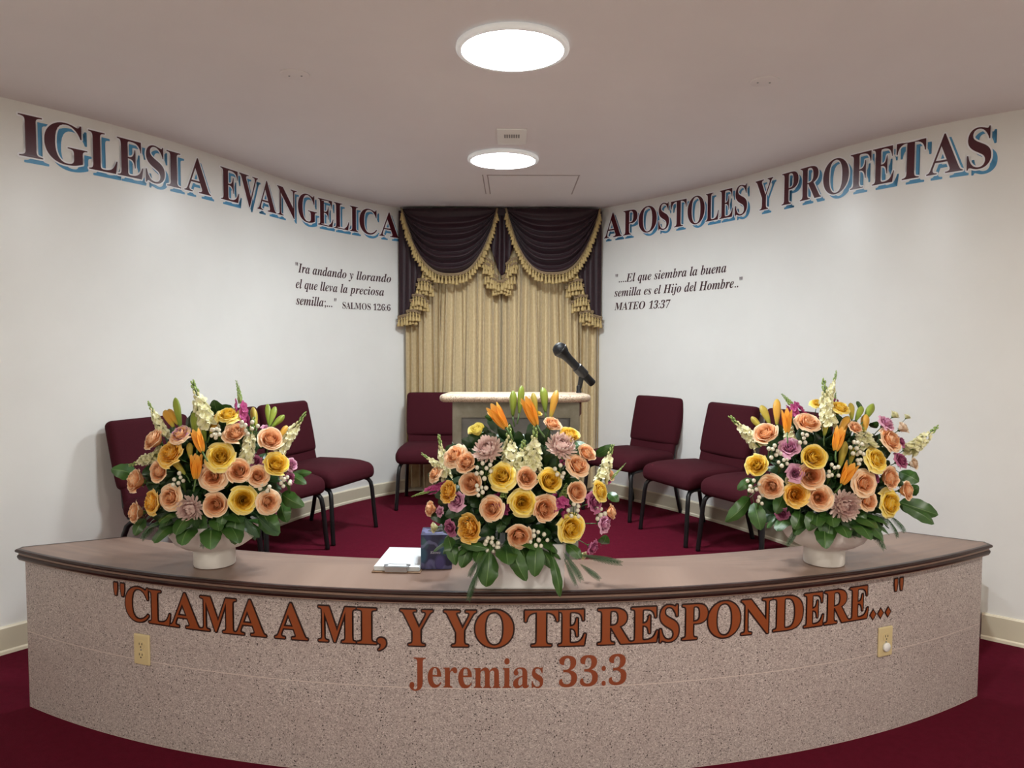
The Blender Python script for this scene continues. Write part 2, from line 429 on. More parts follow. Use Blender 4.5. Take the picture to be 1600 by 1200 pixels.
body = prism(plan(0, 0, -.03), 0.0, .607).obj('tiled_panel', M['tile'], counter, sharp=30)
def arc_uv(co):
    x, y = co.x + CO.x - CX, CY - (co.y + CO.y)
    return (math.atan2(x, y)*CR + .1905, co.z*.3085/.312)
set_uv(body, arc_uv)
top = prism(plan(.030, .025, 0, .036), .612, CTOP).obj('wood_top', M['wood'], counter, sharp=30)
set_uv(top, lambda co: (math.atan2(co.x + CO.x - CX, CY - (co.y+CO.y))*CR, math.hypot(co.x + CO.x - CX, CY-(co.y+CO.y))))
# moulded nosing: profile swept along the front arc and both ends
OUT = plan(.030, .025, 0)
nose = [OUT[-1]] + OUT[:NA+1] + [OUT[NA+1]]
c0 = Vector(nose[1]); c1 = Vector(nose[-2])
def cham(p, q, r, d=.035):
    p, q, r = Vector(p), Vector(q), Vector(r)
    return [tuple(q + (p-q).normalized()*d), tuple(q + (r-q).normalized()*d)]
nose = [nose[0]] + cham(nose[0], nose[1], nose[2]) + nose[2:-2] + cham(nose[-3], nose[-2], nose[-1]) + [nose[-1]]
prof = [(-.007, .6556), (.000, .6558), (.006, .655), (.0095, .6515), (.0100, .647), (.0075, .643), (.0005, .6405), (-.003, .637), (-.003, .6335), (.002, .6315), (.004, .627), (.003, .619), (-.003, .611), (-.010, .607), (-.030, .607)]
mb = MB(); vs = []; n = len(nose)
for k in range(n):
    a, b = Vector(nose[max(k-1, 0)]), Vector(nose[min(k+1, n-1)])
    p = Vector(nose[k]); t0 = (p-a).normalized() if k else (b-p).normalized(); t1 = (b-p).normalized() if k < n-1 else t0
    n0 = Vector((t0.y, -t0.x)); n1 = Vector((t1.y, -t1.x)); nn = (n0+n1).normalized(); nn = nn / max(.5, nn.dot(n0))
    for d, z in prof: vs.append((p.x+nn.x*d-CO.x, p.y+nn.y*d-CO.y, z))
m = len(prof)
fs = [(k*m+j, k*m+j+1, (k+1)*m+j+1, (k+1)*m+j) for k in range(n-1) for j in range(m-1)]
mb.add(vs, fs).obj('edge_moulding', M['edge'], counter, sharp=35)

# ------------------------------------------------------------------ lettering
def bold(s):
    o = ''
    for c in s:
        if 'A' <= c <= 'Z': o += chr(0x1D400+ord(c)-65)
        elif 'a' <= c <= 'z': o += chr(0x1D41A+ord(c)-97)
        elif '0' <= c <= '9': o += chr(0x1D7CE+ord(c)-48)
        else: o += c
    return o
def bold_italic(s):
    o = ''
    for c in s:
        if 'A' <= c <= 'Z': o += chr(0x1D468+ord(c)-65)
        elif 'a' <= c <= 'z': o += chr(0x1D482+ord(c)-97)
        elif '0' <= c <= '9': o += chr(0x1D7CE+ord(c)-48)
        else: o += c
    return o
def italic(s):
    o = ''
    for c in s:
        if 'A' <= c <= 'Z': o += chr(0x1D434+ord(c)-65)
        elif c == 'h': o += chr(0x210E)
        elif 'a' <= c <= 'z': o += chr(0x1D44E+ord(c)-97)
        elif '0' <= c <= '9': o += chr(0x1D7CE+ord(c)-48)
        else: o += c
    return o
_cache = {}
def glyphs(text, offset=0.0, shear=0.0):
    """flat outline of a line of writing: points and faces"""
    k = (text, offset, shear)
    if k in _cache: return _cache[k]
    cu = bpy.data.curves.new('writing', 'FONT'); cu.body = text; cu.size = 1; cu.offset = offset; cu.shear = shear; cu.resolution_u = 6
    ob = bpy.data.objects.new('writing', cu); COL.objects.link(ob)
    bpy.context.view_layer.update()
    me = bpy.data.meshes.new_from_object(ob.evaluated_get(bpy.context.evaluated_depsgraph_get()))
    r = ([(v.co.x, v.co.y) for v in me.vertices], [tuple(p.vertices) for p in me.polygons])
    bpy.data.objects.remove(ob); bpy.data.curves.remove(cu); bpy.data.meshes.remove(me)
    _cache[k] = r; return r
def bounds(v): return min(p[0] for p in v), max(p[0] for p in v), min(p[1] for p in v), max(p[1] for p in v)
CAP = bounds(glyphs(bold('I'))[0])[3]
def put(mb, text, s0, s1, z0, cap, surf, off, offset=0.0, ds=0.0, dz=0.0, shear=0.0, capref=None, mi=0):
    """lays a glyph or a line between s0 and s1 on the surface; cap height CAP -> cap"""
    bx = bounds(glyphs(text, 0.0, shear)[0]); v, f = glyphs(text, offset, shear)
    kx = (s1-s0)/(bx[1]-bx[0]); kz = cap/(capref or CAP)
    sg = 1 if s1 > s0 else -1
    mb.add([surf(s0 + (x-bx[0])*kx + ds*sg, z0 + y*kz + dz, off) for x, y in v], f, mi)
def put_outline(mb, text, s0, s1, z0, cap, surf, off, grow, ds=0.0, dz=0.0, offset=0.0):
    """the same glyph grown by a round border"""
    put(mb, text, s0, s1, z0, cap, surf, off, offset, ds, dz)
    for k in range(14):
        a = 2*pi*k/14
        put(mb, text, s0, s1, z0, cap, surf, off, offset, ds + grow*cos(a), dz + grow*sin(a))
def counter_surf(q, z, off):
    th = q/CR; r = CR+off
    return (CX + r*sin(th), CY - r*cos(th), z)

L_ROW = [('IGLESIA', [(.088,.193),(.198,.401),(.406,.557),(.555,.704),(.718,.839),(.851,.948),(.970,1.174)]),
         ('EVANGELICA', [(1.254,1.423),(1.424,1.612),(1.600,1.805),(1.812,2.034),(2.045,2.264),(2.271,2.446),(2.452,2.618),(2.625,2.716),(2.726,2.912),(2.932,3.140)])]
R_ROW = [('APOSTOLES', [(3.362,3.160),(3.146,2.991),(2.981,2.790),(2.774,2.664),(2.647,2.492),(2.482,2.314),(2.305,2.178),(2.172,2.043),(2.025,1.912)]),
         ('Y', [(1.838,1.680)]), ('PROFETAS', [(1.603,1.464),(1.451,1.285),(1.273,1.093),(1.085,.955),(.948,.824),(.813,.662),(.658,.488),(.472,.367)])]
THIN = -.003
def wall_row(name, label, rows, W):
    t = thing(name, label, 'lettering', W.surf((rows[0][1][0][0]+rows[-1][1][-1][1])/2, 2.353, 0))
    O = Vector(t.location); sf = lambda q, z, off: tuple(Vector(W.surf(q, z, off)) - O)
    for wd, boxes in rows:
        a, b, c = MB(), MB(), MB()
        for ch, (s0, s1) in zip(wd, boxes):
            g = bold(ch)
            put_outline(c, g, s0, s1, 2.353, .197, sf, .0012, .0030, .024, -.025, THIN)
            put_outline(b, g, s0, s1, 2.353, .197, sf, .0020, .0075, 0, 0, THIN)
            put(a, g, s0, s1, 2.353, .197, sf, .0028, THIN)
        f = a.obj('painted_lettering', M['maroon'], t, smooth=False)
        b.obj('lettering_outline', M['wline'], f, smooth=False)
        c.obj('lettering_shadow', M['blue'], f, smooth=False)
    return t
wall_row('wall_lettering', 'large maroon capitals with blue shadow along the wall top, reading IGLESIA EVANGELICA', L_ROW, WL)
wall_row('wall_lettering', 'large maroon capitals with blue shadow along the wall top, reading APOSTOLES Y PROFETAS', R_ROW, WR)

def verse(name, label, lines, W):
    t = thing(name, label, 'lettering', W.surf((lines[0][1]+lines[0][2])/2, lines[-1][3], 0))
    O = Vector(t.location); sf = lambda q, z, off: tuple(Vector(W.surf(q, z, off)) - O)
    for tx, s0, s1, z, cap, off, sh in lines:
        bl = bounds(glyphs(tx, 0, sh)[0]); done = ''
        for wd in tx.split(' '):
            done = (done + ' ' + wd) if done else wd
            xr_ = bounds(glyphs(done, 0, sh)[0])[1]; bw = bounds(glyphs(wd, 0, sh)[0]); q = lambda x: s0 + (s1-s0)*(x-bl[0])/(bl[1]-bl[0])
            mb = MB(); put(mb, wd, q(xr_-(bw[1]-bw[0])), q(xr_), z, cap, sf, .0015, off, shear=sh); mb.obj('text_word', M['ink'], t, smooth=False)
verse('verse_lettering', 'small dark italic three-line verse with SALMOS 126:6, painted on the wall', [
    (bold_italic('"Ira andando y llorando'), 2.012, 3.053, 1.980, .066, 0, 0),
    (bold_italic('el que lleva la preciosa'), 2.012, 2.980, 1.867, .066, 0, 0),
    (bold_italic('semilla;...'), 2.013, 2.425, 1.750, .066, 0, 0), ('"', 2.447, 2.473, 1.750, .066, 0, .2),
    (bold('SALMOS 126:6'), 2.539, 3.045, 1.745, .051, 0, 0)], WL)
verse('verse_lettering', 'small dark italic three-line verse with MATEO 13:37, painted on the wall', [
    (bold_italic('"....El que siembra la buena'), 3.225, 2.097, 1.979, .066, 0, 0),
    (bold_italic('semilla es el Hijo del Hombre.."'), 3.238, 1.944, 1.866, .066, 0, 0),
    (bold('MATEO'), 3.235, 2.900, 1.755, .060, 0, .22), (bold('13:37'), 2.860, 2.638, 1.753, .060, 0, .22)], WR)

F_ROW = [('"CLAMA', [(-1.413,-1.362),(-1.357,-1.247),(-1.247,-1.151),(-1.153,-1.021),(-1.022,-.878),(-.884,-.763)]), ('A', [(-.729,-.609)]),
         ('MI,', [(-.569,-.438),(-.432,-.366),(-.362,-.333)]), ('Y', [(-.283,-.174)]), ('YO', [(-.135,-.028),(-.030,.097)]), ('TE', [(.136,.248),(.250,.342)]),
         ('RESPONDERE...', [(.384,.499),(.500,.594),(.601,.668),(.682,.774),(.777,.899),(.904,1.026),(1.030,1.154),(1.160,1.245),(1.250,1.365),(1.366,1.456),(1.466,1.497),(1.505,1.536),(1.544,1.575)]), ('"', [(1.590,1.636)])]
t = thing('counter_lettering', 'large rust-brown serif capitals outlined in black across the front of the granite counter', 'lettering', counter_surf(.1, .45, 0))
O = Vector(t.location); csf = lambda q, z, off: tuple(Vector(counter_surf(q, z, off)) - O)
DIA = ([(0, -.5), (.5, 0), (0, .5), (-.5, 0)], [(0, 1, 2, 3)])
for wd, boxes in F_ROW:
    a, b = MB(), MB()
    for ch, (s0, s1) in zip(wd, boxes):
        if ch == '.':                                    # full stops are painted as diamonds
            for mb_, g, off in ((b, .0035, .0012), (a, -.0025, .0022)):
                mb_.add([csf((s0+s1)/2 + x*(s1-s0+2*g), .466 + y*(.040+2.6*g), off) for x, y in DIA[0]], DIA[1])
        else:
            z0, cp = (.4585, .122)
            put_outline(b, bold(ch), s0, s1, z0, cp, csf, .0012, .0056)
            put(a, bold(ch), s0, s1, z0, cp, csf, .0022, 0)
    f = a.obj('painted_lettering', M['rust'], t, smooth=False)
    b.obj('lettering_outline', M['dline'], f, smooth=False)
t = thing('counter_lettering', 'smaller brown serif words and numerals painted below the big capitals on the granite counter', 'lettering', counter_surf(.1, .31, 0))
O = Vector(t.location); csf = lambda q, z, off: tuple(Vector(counter_surf(q, z, off)) - O)
for tx, s0, s1 in (('Jeremias', -.253, .199), ('33:3', .252, .485)):
    mb = MB(); put(mb, bold(tx), s0, s1, .316, .101, csf, .0015); mb.obj('painted_lettering', M['rust2'], t, smooth=False)

# ------------------------------------------------------------------ outlets on the counter front
def outlet(label, arc, plug):
    x, y, z = counter_surf(arc, .355, 0)
    o = thing('wall_outlet', label, 'outlet', (x, y, z), arc/CR)
    MB().rbox(.036, .0045, .0565, .0042, Matrix.Translation((0, -.0035, 0))).obj('cover_plate', M['ivory'], o)
    MB().lathe([(.003, 0), (.003, .0012), (.002, .0016)], 10).obj('screw', M['steel'], o).matrix_local = Matrix.Translation((0, -.008, 0)) @ Matrix.Rotation(pi/2, 4, 'X')
    for dz in (.0195, -.0195):
        if plug and dz < 0:
            MB().lathe([(.0175, 0), (.0175, .006), (.015, .009), (.001, .0095)], 24).obj('plug_cover', M['wplug'], o).matrix_local = Matrix.Translation((0, -.008, dz)) @ Matrix.Rotation(pi/2, 4, 'X')
            continue
        r = MB()
        pts = [(.0165*cos(a)*1.0, max(-.0135, min(.0135, .0165*sin(a)))) for a in [2*pi*k/28 for k in range(28)]]
        r.add([(px, -.0078, pz+dz) for px, pz in pts] + [(px, -.0098, pz+dz) for px, pz in pts], [tuple(range(28, 56))] + [(k, 28+k, 28+(k+1) % 28, (k+1) % 28) for k in range(28)])
        rc = r.obj('receptacle', M['ivory'], o, smooth=False)
        s = MB(); s.box((-.0075, -.0106, dz-.001), (-.0055, -.0097, dz+.007)); s.box((.0050, -.0106, dz-.001), (.0075, -.0097, dz+.0065)); s.box((-.0022, -.0106, dz-.0105), (.0022, -.0097, dz-.006))
        s.obj('slot', M['slot'], rc, smooth=False)
outlet('ivory outlet with two open sockets, below the opening word on the granite counter', -1.281, False)
outlet('ivory outlet with a round white safety cap in its lower socket, on the granite counter', 1.546, True)

# ------------------------------------------------------------------ ceiling fittings
def disc_light(label, x, y, m):
    o = thing('ceiling_light', label, 'ceiling light', (x, y, CEIL), 0, 'round ceiling lights')
    MB().lathe([(.150, 0), (.208, -.003), (.214, -.007), (.216, -.018), (.214, -.024), (.208, -.027), (.194, -.027), (.193, -.022)], 64).obj('housing', M['rim'], o, sharp=50)
    MB().lathe([(.1935, -.023), (.190, -.0265), (.12, -.0285), (.001, -.0295)], 64).obj('diffuser', m, o)
    return o
disc_light('round white LED ceiling light over the counter, nearest to the camera and largest', -.002, 2.855, M['diff'])
disc_light('round white LED ceiling light just in front of the curtain, beside the small vent', -.058, 4.53, M['diff'])
for x, y in ((1.9, .55), (-.6, -.6), (2.4, -2.2), (-2.4, -2.6)):  # unseen fittings, added to brighten the counter front and ceiling
    disc_light('round white LED ceiling light added behind the camera, out of view', x, y, M['diff2'])
def cover(label, x, y):
    o = thing('round_cover_plate', label, 'cover plate', (x, y, CEIL))
    MB().lathe([(.062, 0), (.061, -.003), (.057, -.0045), (.001, -.005)], 36).obj('disc', M['plate'], o)
    for dx in (-.026, .026):
        MB().lathe([(.004, -.0045), (.004, -.0065), (.001, -.007)], 10).obj('screw', M['grey'], o).location = (dx, .006, 0)
cover('flat round cover plate on the ceiling, on the IGLESIA side of the big light', -.92, 3.17)
cover('flat round cover plate on the ceiling, on the PROFETAS side of the big light', 1.08, 3.23)
v = thing('ceiling_vent', 'small white rectangular vent plate with dark slots beside the far ceiling light', 'vent', (-.005, 4.08, CEIL))
MB().rbox(.080, .145, .004, .003, Matrix.Translation((0, 0, -.004))).obj('frame', M['white'], v)
for k in range(7):
    MB().box((-.042+k*.0125, -.055, -.0095), (-.034+k*.0125, .005, -.0078)).obj('slot', M['grey'], v, smooth=False)
h = thing('ceiling_hatch', 'flat square access panel with dark joint in the ceiling in front of the curtain', 'access panel', (.14, 5.32, CEIL))
MB().box((-.305, -.305, -.004), (.30, .305, 0)).obj('panel', M['ceil'], h, smooth=False)
g = MB()
g.box((-.315, -.318, -.002), (.312, -.305, 0)); g.box((.300, -.305, -.002), (.310, .305, 0)); g.box((-.313, -.305, -.002), (-.305, .305, 0)); g.box((-.345, -.318, -.002), (-.339, .305, 0))
g.obj('joint', M['line'], h, smooth=False)
# ------------------------------------------------------------------ stacking chairs (local: facing -y, origin on the floor)
def make_chair():
    t = thing('stacking_chair', 'x', 'chair', (0, 0, DAIS), 0, 'burgundy upholstered stacking chairs')
    def seat_def(p):
        x, y, z = p; u, v = x/.262, y/.235
        z += .016*(1-u*u)*(1-v*v) if z > 0 else 0
        f = max(0.0, -v-.35)/.65
        return (x*(1-.03*max(0, v)), y, z - .026*f*f)
    MB().rbox(.262, .235, .052, .045, Matrix.Translation((0, -.035, .415)), seat_def).obj('seat', M['fabric'], t)
    tilt = Matrix.Translation((0, .250, .665)) @ Matrix.Rotation(radians(-13), 4, 'X')
    def pad_def(p):
        x, y, z = p; u, v = x/.245, z/.18
        y -= .014*(1-u*u)*(1-v*v) if y < 0 else 0
        return (x*(1-.035*max(0, -v)**2), y + .010*u*u, z)
    MB().rbox(.245, .033, .182, .031, tilt @ Matrix.Translation((0, 0, .02)), pad_def).obj('backrest', M['fabric'], t)
    MB().rbox(.226, .020, .085, .019, tilt @ Matrix.Translation((0, .004, -.195))).obj('lower_back_panel', M['fabric'], t)
    r = .0145
    for s in (-1, 1):
        MB().tube([(s*.205, -.10, .352), (s*.215, -.19, .350), (s*.224, -.225, .340), (s*.231, -.242, .315), (s*.2365, -.249, .27), (s*.245, -.262, .10), (s*.250, -.270, .012), (s*.250, -.270, 0)], [r, r, r, r, r, r, r, r*1.05], 10).obj('leg', M['black'], t)
        MB().tube([(s*.205, .10, .352), (s*.215, .165, .345), (s*.224, .185, .325), (s*.232, .200, .28), (s*.242, .235, .12), (s*.249, .262, .012), (s*.250, .264, 0)], r, 10).obj('leg', M['black'], t)
        MB().tube([(s*.205, .10, .352), (s*.21, .19, .365), (s*.212, .222, .42), (s*.21, .232, .50), (s*.205, .285, .72)], .010, 8).obj('back_upright', M['black'], t)
    f = MB()
    f.tube([(-.205, -.10, .352), (-.205, .10, .352)], r, 8); f.tube([(.205, -.10, .352), (.205, .10, .352)], r, 8)
    f.tube([(-.205, -.08, .352), (.205, -.08, .352)], .009, 8); f.tube([(-.205, .09, .352), (.205, .09, .352)], .009, 8)
    f.box((-.21, -.2, .352), (.21, .16, .366))
    f.obj('seat_frame', M['black'], t, sharp=40)
    return t
chair0 = make_chair()
def rot_for(fx, fy): return math.atan2(fx, -fy)     # turns local -y to (fx, fy)
SPOTS = [
    (-.625, 5.795, 0, -1, 'burgundy chair behind the pulpit, fully showing its backrest beside the end of the slab'),
    (.055, 5.795, 0, -1, 'burgundy chair almost hidden behind the pulpit slab, only its top edge showing'),
    (.912, 5.53, -.811, -.585, 'burgundy chair nearest the curtain under the MATEO verse, shadow beside its back'),
    (1.232, 4.865, -.915, -.404, 'burgundy chair in the middle of the three under the MATEO verse'),
    (1.500, 4.36, -.88, -.47, 'burgundy chair with its back hidden behind the bouquet, nearest the counter under the MATEO verse'),
    (-1.276, 4.875, .93, -.36, 'burgundy chair under the SALMOS verse, its whole seat and backrest corner clear of the bouquet'),
    (-1.482, 4.352, .90, -.44, 'burgundy chair whose seat shows between bouquet and the chair under the SALMOS verse'),
    (-1.702, 3.842, .90, -.43, 'burgundy chair against the wall behind the bouquet with a wide shadow beside it'),
]
for k, (x, y, fx, fy, lab) in enumerate(SPOTS):
    c = chair0 if k == 0 else copy_tree(chair0)
    c.location = (x, y, DAIS); c.rotation_euler = (0, 0, rot_for(fx, fy)); c['label'] = lab

# ------------------------------------------------------------------ pulpit and microphone
def ring_prism(outline, prof):
    """outline swept over (inset, z) rings, closed top and bottom"""
    n = len(outline); nor = []
    for k in range(n):
        a, p, b = Vector(outline[k-1]), Vector(outline[k]), Vector(outline[(k+1) % n])
        t0, t1 = (p-a).normalized(), (b-p).normalized()
        n0, n1 = Vector((t0.y, -t0.x)), Vector((t1.y, -t1.x)); m = (n0+n1).normalized(); nor.append(m/max(.4, m.dot(n0)))
    vs = []
    for d, z in prof: vs += [(outline[k][0]-nor[k].x*d, outline[k][1]-nor[k].y*d, z) for k in range(n)]
    fs = [(j*n+k, j*n+(k+1) % n, (j+1)*n+(k+1) % n, (j+1)*n+k) for j in range(len(prof)-1) for k in range(n)]
    fs += [tuple(range(n))[::-1], tuple((len(prof)-1)*n+k for k in range(n))]
    return MB().add(vs, fs)
PX, PY = .018, 3.22
pul = thing('pulpit', 'stone pulpit with a thick rounded pink granite slab on a grey marble body', 'pulpit', (PX, PY, DAIS))
def corner(cx, cy, r, a0, n=6): return [(cx + r*cos(radians(a0+90*k/n)), cy + r*sin(radians(a0+90*k/n))) for k in range(n+1)]
hw, dp = .337, .42
so = corner(-hw+.035, .035-.02, .035, 180) + [(hw-.085, -.02), (hw-.01, .05), (hw, .09)] + corner(hw-.04, dp-.04, .04, 0) + corner(-hw+.04, dp-.04, .04, 90)
th = .035
pf = [(.014, -th)] + [(.019*(1-cos(a)) , -th/2 + th/2*sin(a)) for a in [radians(-70+ 140*k/8) for k in range(9)]] + [(.020, 0)]
slab = ring_prism(so, pf).obj('top_slab', M['slab'], pul, sharp=60)
slab.location = (0, 0, 1.043); slab.rotation_euler = (radians(-2.2), 0, 0)
b0, b1 = -.283, .283
MB().box((b0+.01, .075, .06), (b1-.01, .34, 1.008)).obj('body', M['stone'], pul, smooth=False)
fr = MB(); fr.box((b0, .05, .06), (b0+.040, .10, 1.004)); fr.box((b1-.040, .05, .06), (b1, .10, 1.004)); fr.box((b0+.04, .051, .935), (b1-.04, .098, 1.004)); fr.box((b0+.04, .051, .06), (b1-.04, .098, .17))
fr.obj('front_frame', M['stone'], pul, smooth=False)
MB().box((b0+.04, .066, .17), (b1-.04, .08, .935)).obj('recessed_panel', M['stone2'], pul, smooth=False)
ring_prism([(b0-.03, .02), (b1+.03, .02), (b1+.03, .38), (b0-.03, .38)], [(0, 0), (0, .045), (.012, .06)]).obj('plinth', M['stone'], pul, smooth=False)
br = MB(); br.tube([(b1+.004, .06, 1.005), (b1+.004, .06, .955), (b1-.004, .06, .945)], .006, 8)
br.obj('bracket', M['rust3'], pul)

mic = thing('microphone', 'black handheld microphone tilted in a clip on the pulpit slab', 'microphone', (.312, 3.43, 1.2475))
Hd, Tl = Vector((.222, 3.40, 1.447)), Vector((.380, 3.45, 1.288))
ax = (Tl-Hd).normalized(); q = ax.to_track_quat('Z', 'Y')
Mm = Matrix.Translation(Hd - Vector(mic.location)) @ q.to_matrix().to_4x4()
def micpart(name, prof, m, seg=28):
    mb = MB().lathe(prof, seg); mb.v = [tuple(Mm @ Vector(v)) for v in mb.v]; return mb.obj(name, m, mic, sharp=50)
Ln = (Tl-Hd).length
micpart('grille', [(.001, -.034), (.014, -.032), (.025, -.025), (.032, -.013), (.0345, 0), (.034, .006), (.031, .016), (.0275, .026)], M['blackp'])
micpart('head_band', [(.0348, -.003), (.0358, -.002), (.0358, .004), (.0348, .005)], M['black'])
micpart('handle', [(.027, .022), (.0225, .040), (.020, .06), (.0185, Ln-.06), (.0185, Ln-.004), (.016, Ln), (.001, Ln)], M['blackp'])
micpart('clip', [(.0205, .115), (.0245, .117), (.0245, .170), (.0205, .172)], M['black'])
mb = MB(); pc = Mm @ Vector((0, .022, .145)); pc = Vector((pc.x, pc.y, pc.z))
low = Mm @ Vector((0, 0, .15))
mb.tube([(low.x, low.y, low.z-.012), (.004, 0, .028), (0, 0, .016)], [.013, .011, .010], 12)
mb.lathe([(.013, 0), (.013, .006), (.0115, .008), (.0115, .03), (.009, .034)], 16)
mb.obj('swivel_mount', M['black'], mic, sharp=40)

# ------------------------------------------------------------------ curtain
cur = thing('curtain', 'full-length pleated gold satin curtain on the end wall behind the pulpit', 'curtain', (-.09, 6.225, DAIS))
def drape(x0, x1, seed, lean):
    rnd = random.Random(seed); n = 15
    ph = [0]
    for k in range(n): ph.append(ph[-1] + rnd.uniform(.6, 1.4))
    tot = ph[-1]; amp = [rnd.uniform(.55, 1.1) for _ in range(n+1)]; ln = [rnd.uniform(-.055, .055) for _ in range(n+1)]
    def fn(u, v):
        p = u*tot; k = 0
        while k < n-1 and ph[k+1] < p: k += 1
        fr_ = (p-ph[k])/(ph[k+1]-ph[k])
        s = fr_*fr_*(3-2*fr_)
        l_ = ln[k]*(1-s)+ln[k+1]*s; a = amp[k]*(1-fr_)+amp[k+1]*fr_
        zt = 2.31 - v*2.27
        d = sin(2*pi*fr_)*a
        x = x0 + (x1-x0)*u + (l_ + lean*(1-abs(2*u-1)))*v*min(1, 4*u, 4*(1-u)) + .008*sin(2*pi*fr_+1.2)
        y = -.040*(d + .25*sin(4*pi*fr_))*(.8+.2*v) + .006*sin(9*v+3*k)*a - .004*sin(26*u+5*v)
        return (x+.09, y-.01, zt)
    mb = MB().grid(n*14, 40, fn)
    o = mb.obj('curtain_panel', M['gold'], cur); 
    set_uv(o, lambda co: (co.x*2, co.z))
    return o
drape(-.905, -.055, 3, -.03); drape(-.095, .725, 8, .03)

val = thing('swag_valance', 'dark burgundy swag valance with gold tassel fringe hanging above the gold curtain', 'valance', (-.09, 6.14, 1.6))
VO = Vector((-.09, 6.14, 1.6))
MB().box((-.815, -.01, .935), (.79, .035, .985)).obj('header_board', M['burg'], val, smooth=False)
def tassel_run(P, length, name='tassel_fringe', spacing=.029, rnd=random.Random(5)):
    """a gold cord along P with loops and tassels hanging from it"""
    mb = MB(); tb = MB()
    P = [Vector(p) for p in P]
    mb.tube([p + Vector((0, -.004, 0)) for p in P], .0085, 6)
    mb.tube([p + Vector((0, -.006, -.012)) for p in P], .006, 6)
    d = [0]
    for a, b in zip(P, P[1:]): d.append(d[-1] + (b-a).length)
    N = max(2, int(d[-1]/spacing)); prev = None
    for k in range(N):
        q = (k+.5)/N*d[-1]; i = 0
        while i < len(d)-2 and d[i+1] < q: i += 1
        c = P[i].lerp(P[i+1], (q-d[i])/(d[i+1]-d[i])) + Vector((0, -.008 - .006*(k % 2), -.016))
        if prev is not None: tb.tube([prev, (prev+c)/2 + Vector((0, 0, -.016)), c], .0028, 4, 0)
        prev = c
        L = length*rnd.uniform(.88, 1.1); sw = rnd.uniform(-.005, .005)
        prof = [(.003, 0), (.0035, -.18*L), (.008, -.22*L), (.0105, -.30*L), (.0065, -.38*L), (.0085, -.44*L), (.0150, -.85*L), (.0165, -L), (.001, -L*.98)]
        b0_ = len(tb.v); tb.lathe(prof[::-1], 8, 0, c); 
        tb.v[b0_:] = [(v[0] + sw*(c.z-v[2])/L, v[1], v[2]) for v in tb.v[b0_:]]
    o = mb.obj(name, M['cord'], val); tb.obj('tassel', M['tassel'], o)
    return o
def swag(x0, x1, ztop, depth, flip):
    cx, hw_ = (x0+x1)/2, (x1-x0)/2
    def prof(u): return 1 - abs(u)**2.7
    def fn(uu, v):
        u = 2*uu-1
        z = ztop - v*depth*prof(u) - .004*(1-v)
        e = (1-u*u)
        fold = sin(2*pi*5.6*v**1.05 + .9*sin(2*u+flip)) * (.024*min(1, v*2.2)*e**.6 + .002)
        y = -.055*e*sin(pi*min(1, v*.62+.12)) - fold - .018
        x = cx + hw_*u*(1 + .0*v) + .006*flip*e*v
        return (x-VO.x, y, z-VO.z - abs(fold)*.25)
    MB().grid(56, 110, fn).obj('swag', M['burg'], val)
    pts = []
    for k in range(49):
        u = -1+2*k/48; u = math.copysign(abs(u)**.8, u)
        q = Vector(fn((u+1)/2, 1.0)); pts.append((q.x, q.y-.006, q.z))
    tassel_run(pts, .072)
swag(-.915, -.125, 2.588, .535, 1); swag(-.055, .720, 2.588, .530, -1)
def jabot(strips, name, dy):
    """pleated tail: side-by-side folds with stepped hems"""
    mb = MB()
    for k, (xa, xb, za, zb) in enumerate(strips):
        def fn(u, v, xa=xa, xb=xb, za=za, zb=zb, k=k):
            x = xa+(xb-xa)*u; z1 = za+(zb-za)*u
            z = 2.575 + (z1-2.575)*v
            return (x-VO.x, .030 - .016*sin(pi*u)*(.5+.5*v) - dy*k - .004*sin(7*v+k), z-VO.z)
        mb.grid(8, 16, fn)
    return mb.obj(name, M['burg'], val)
JL = [(-.945, -.880, 1.700, 1.700), (-.892, -.832, 1.700, 1.830), (-.845, -.785, 1.820, 1.960), (-.798, -.738, 1.95, 2.09), (-.750, -.700, 2.07, 2.16)]
jabot(JL, 'jabot', .003)
MIR = lambda S: [(-.205-b_, -.205-a_, zb, za) for a_, b_, za, zb in S]
jabot(MIR(JL), 'jabot', .003)
jabot([(-.185, -.120, 2.28, 2.11), (-.130, -.083, 2.11, 2.02), (-.092, -.045, 2.02, 2.11), (-.055, .010, 2.11, 2.28)], 'jabot', .002)
def tier(x0, z0, x1, z1, y, L=.075):
    n = 8; P = []
    for k in range(n+1):
        t_ = k/n; P.append((x0+(x1-x0)*t_-VO.x, y + .010*sin(2*pi*1.5*t_), z0+(z1-z0)*t_-VO.z + .012*sin(pi*t_)))
    tassel_run(P, L, spacing=.025)
for sgn in (0, 1):
    def T(x0, z0, x1, z1, y):
        if sgn: x0, x1, z0, z1 = -.205-x1, -.205-x0, z1, z0
        tier(x0, z0, x1, z1, y)
    T(-.952, 1.695, -.785, 1.715, .000); T(-.880, 1.745, -.760, 1.735, -.012)
    T(-.850, 1.835, -.690, 1.825, -.004); T(-.830, 1.875, -.715, 1.860, -.016)
    T(-.800, 1.965, -.645, 1.945, -.008); T(-.785, 2.005, -.665, 1.985, -.020)
    T(-.750, 2.095, -.630, 2.060, -.012); T(-.735, 2.135, -.650, 2.100, -.024)
    T(-.250, 2.190, -.150, 2.135, -.010); T(-.245, 2.145, -.160, 2.100, -.022)
    T(-.235, 2.060, -.115, 2.030, -.006); T(-.215, 2.020, -.105, 1.990, -.014)
tier(-.170, 1.960, -.005, 1.960, -.004); tier(-.150, 1.985, -.025, 1.985, -.016)

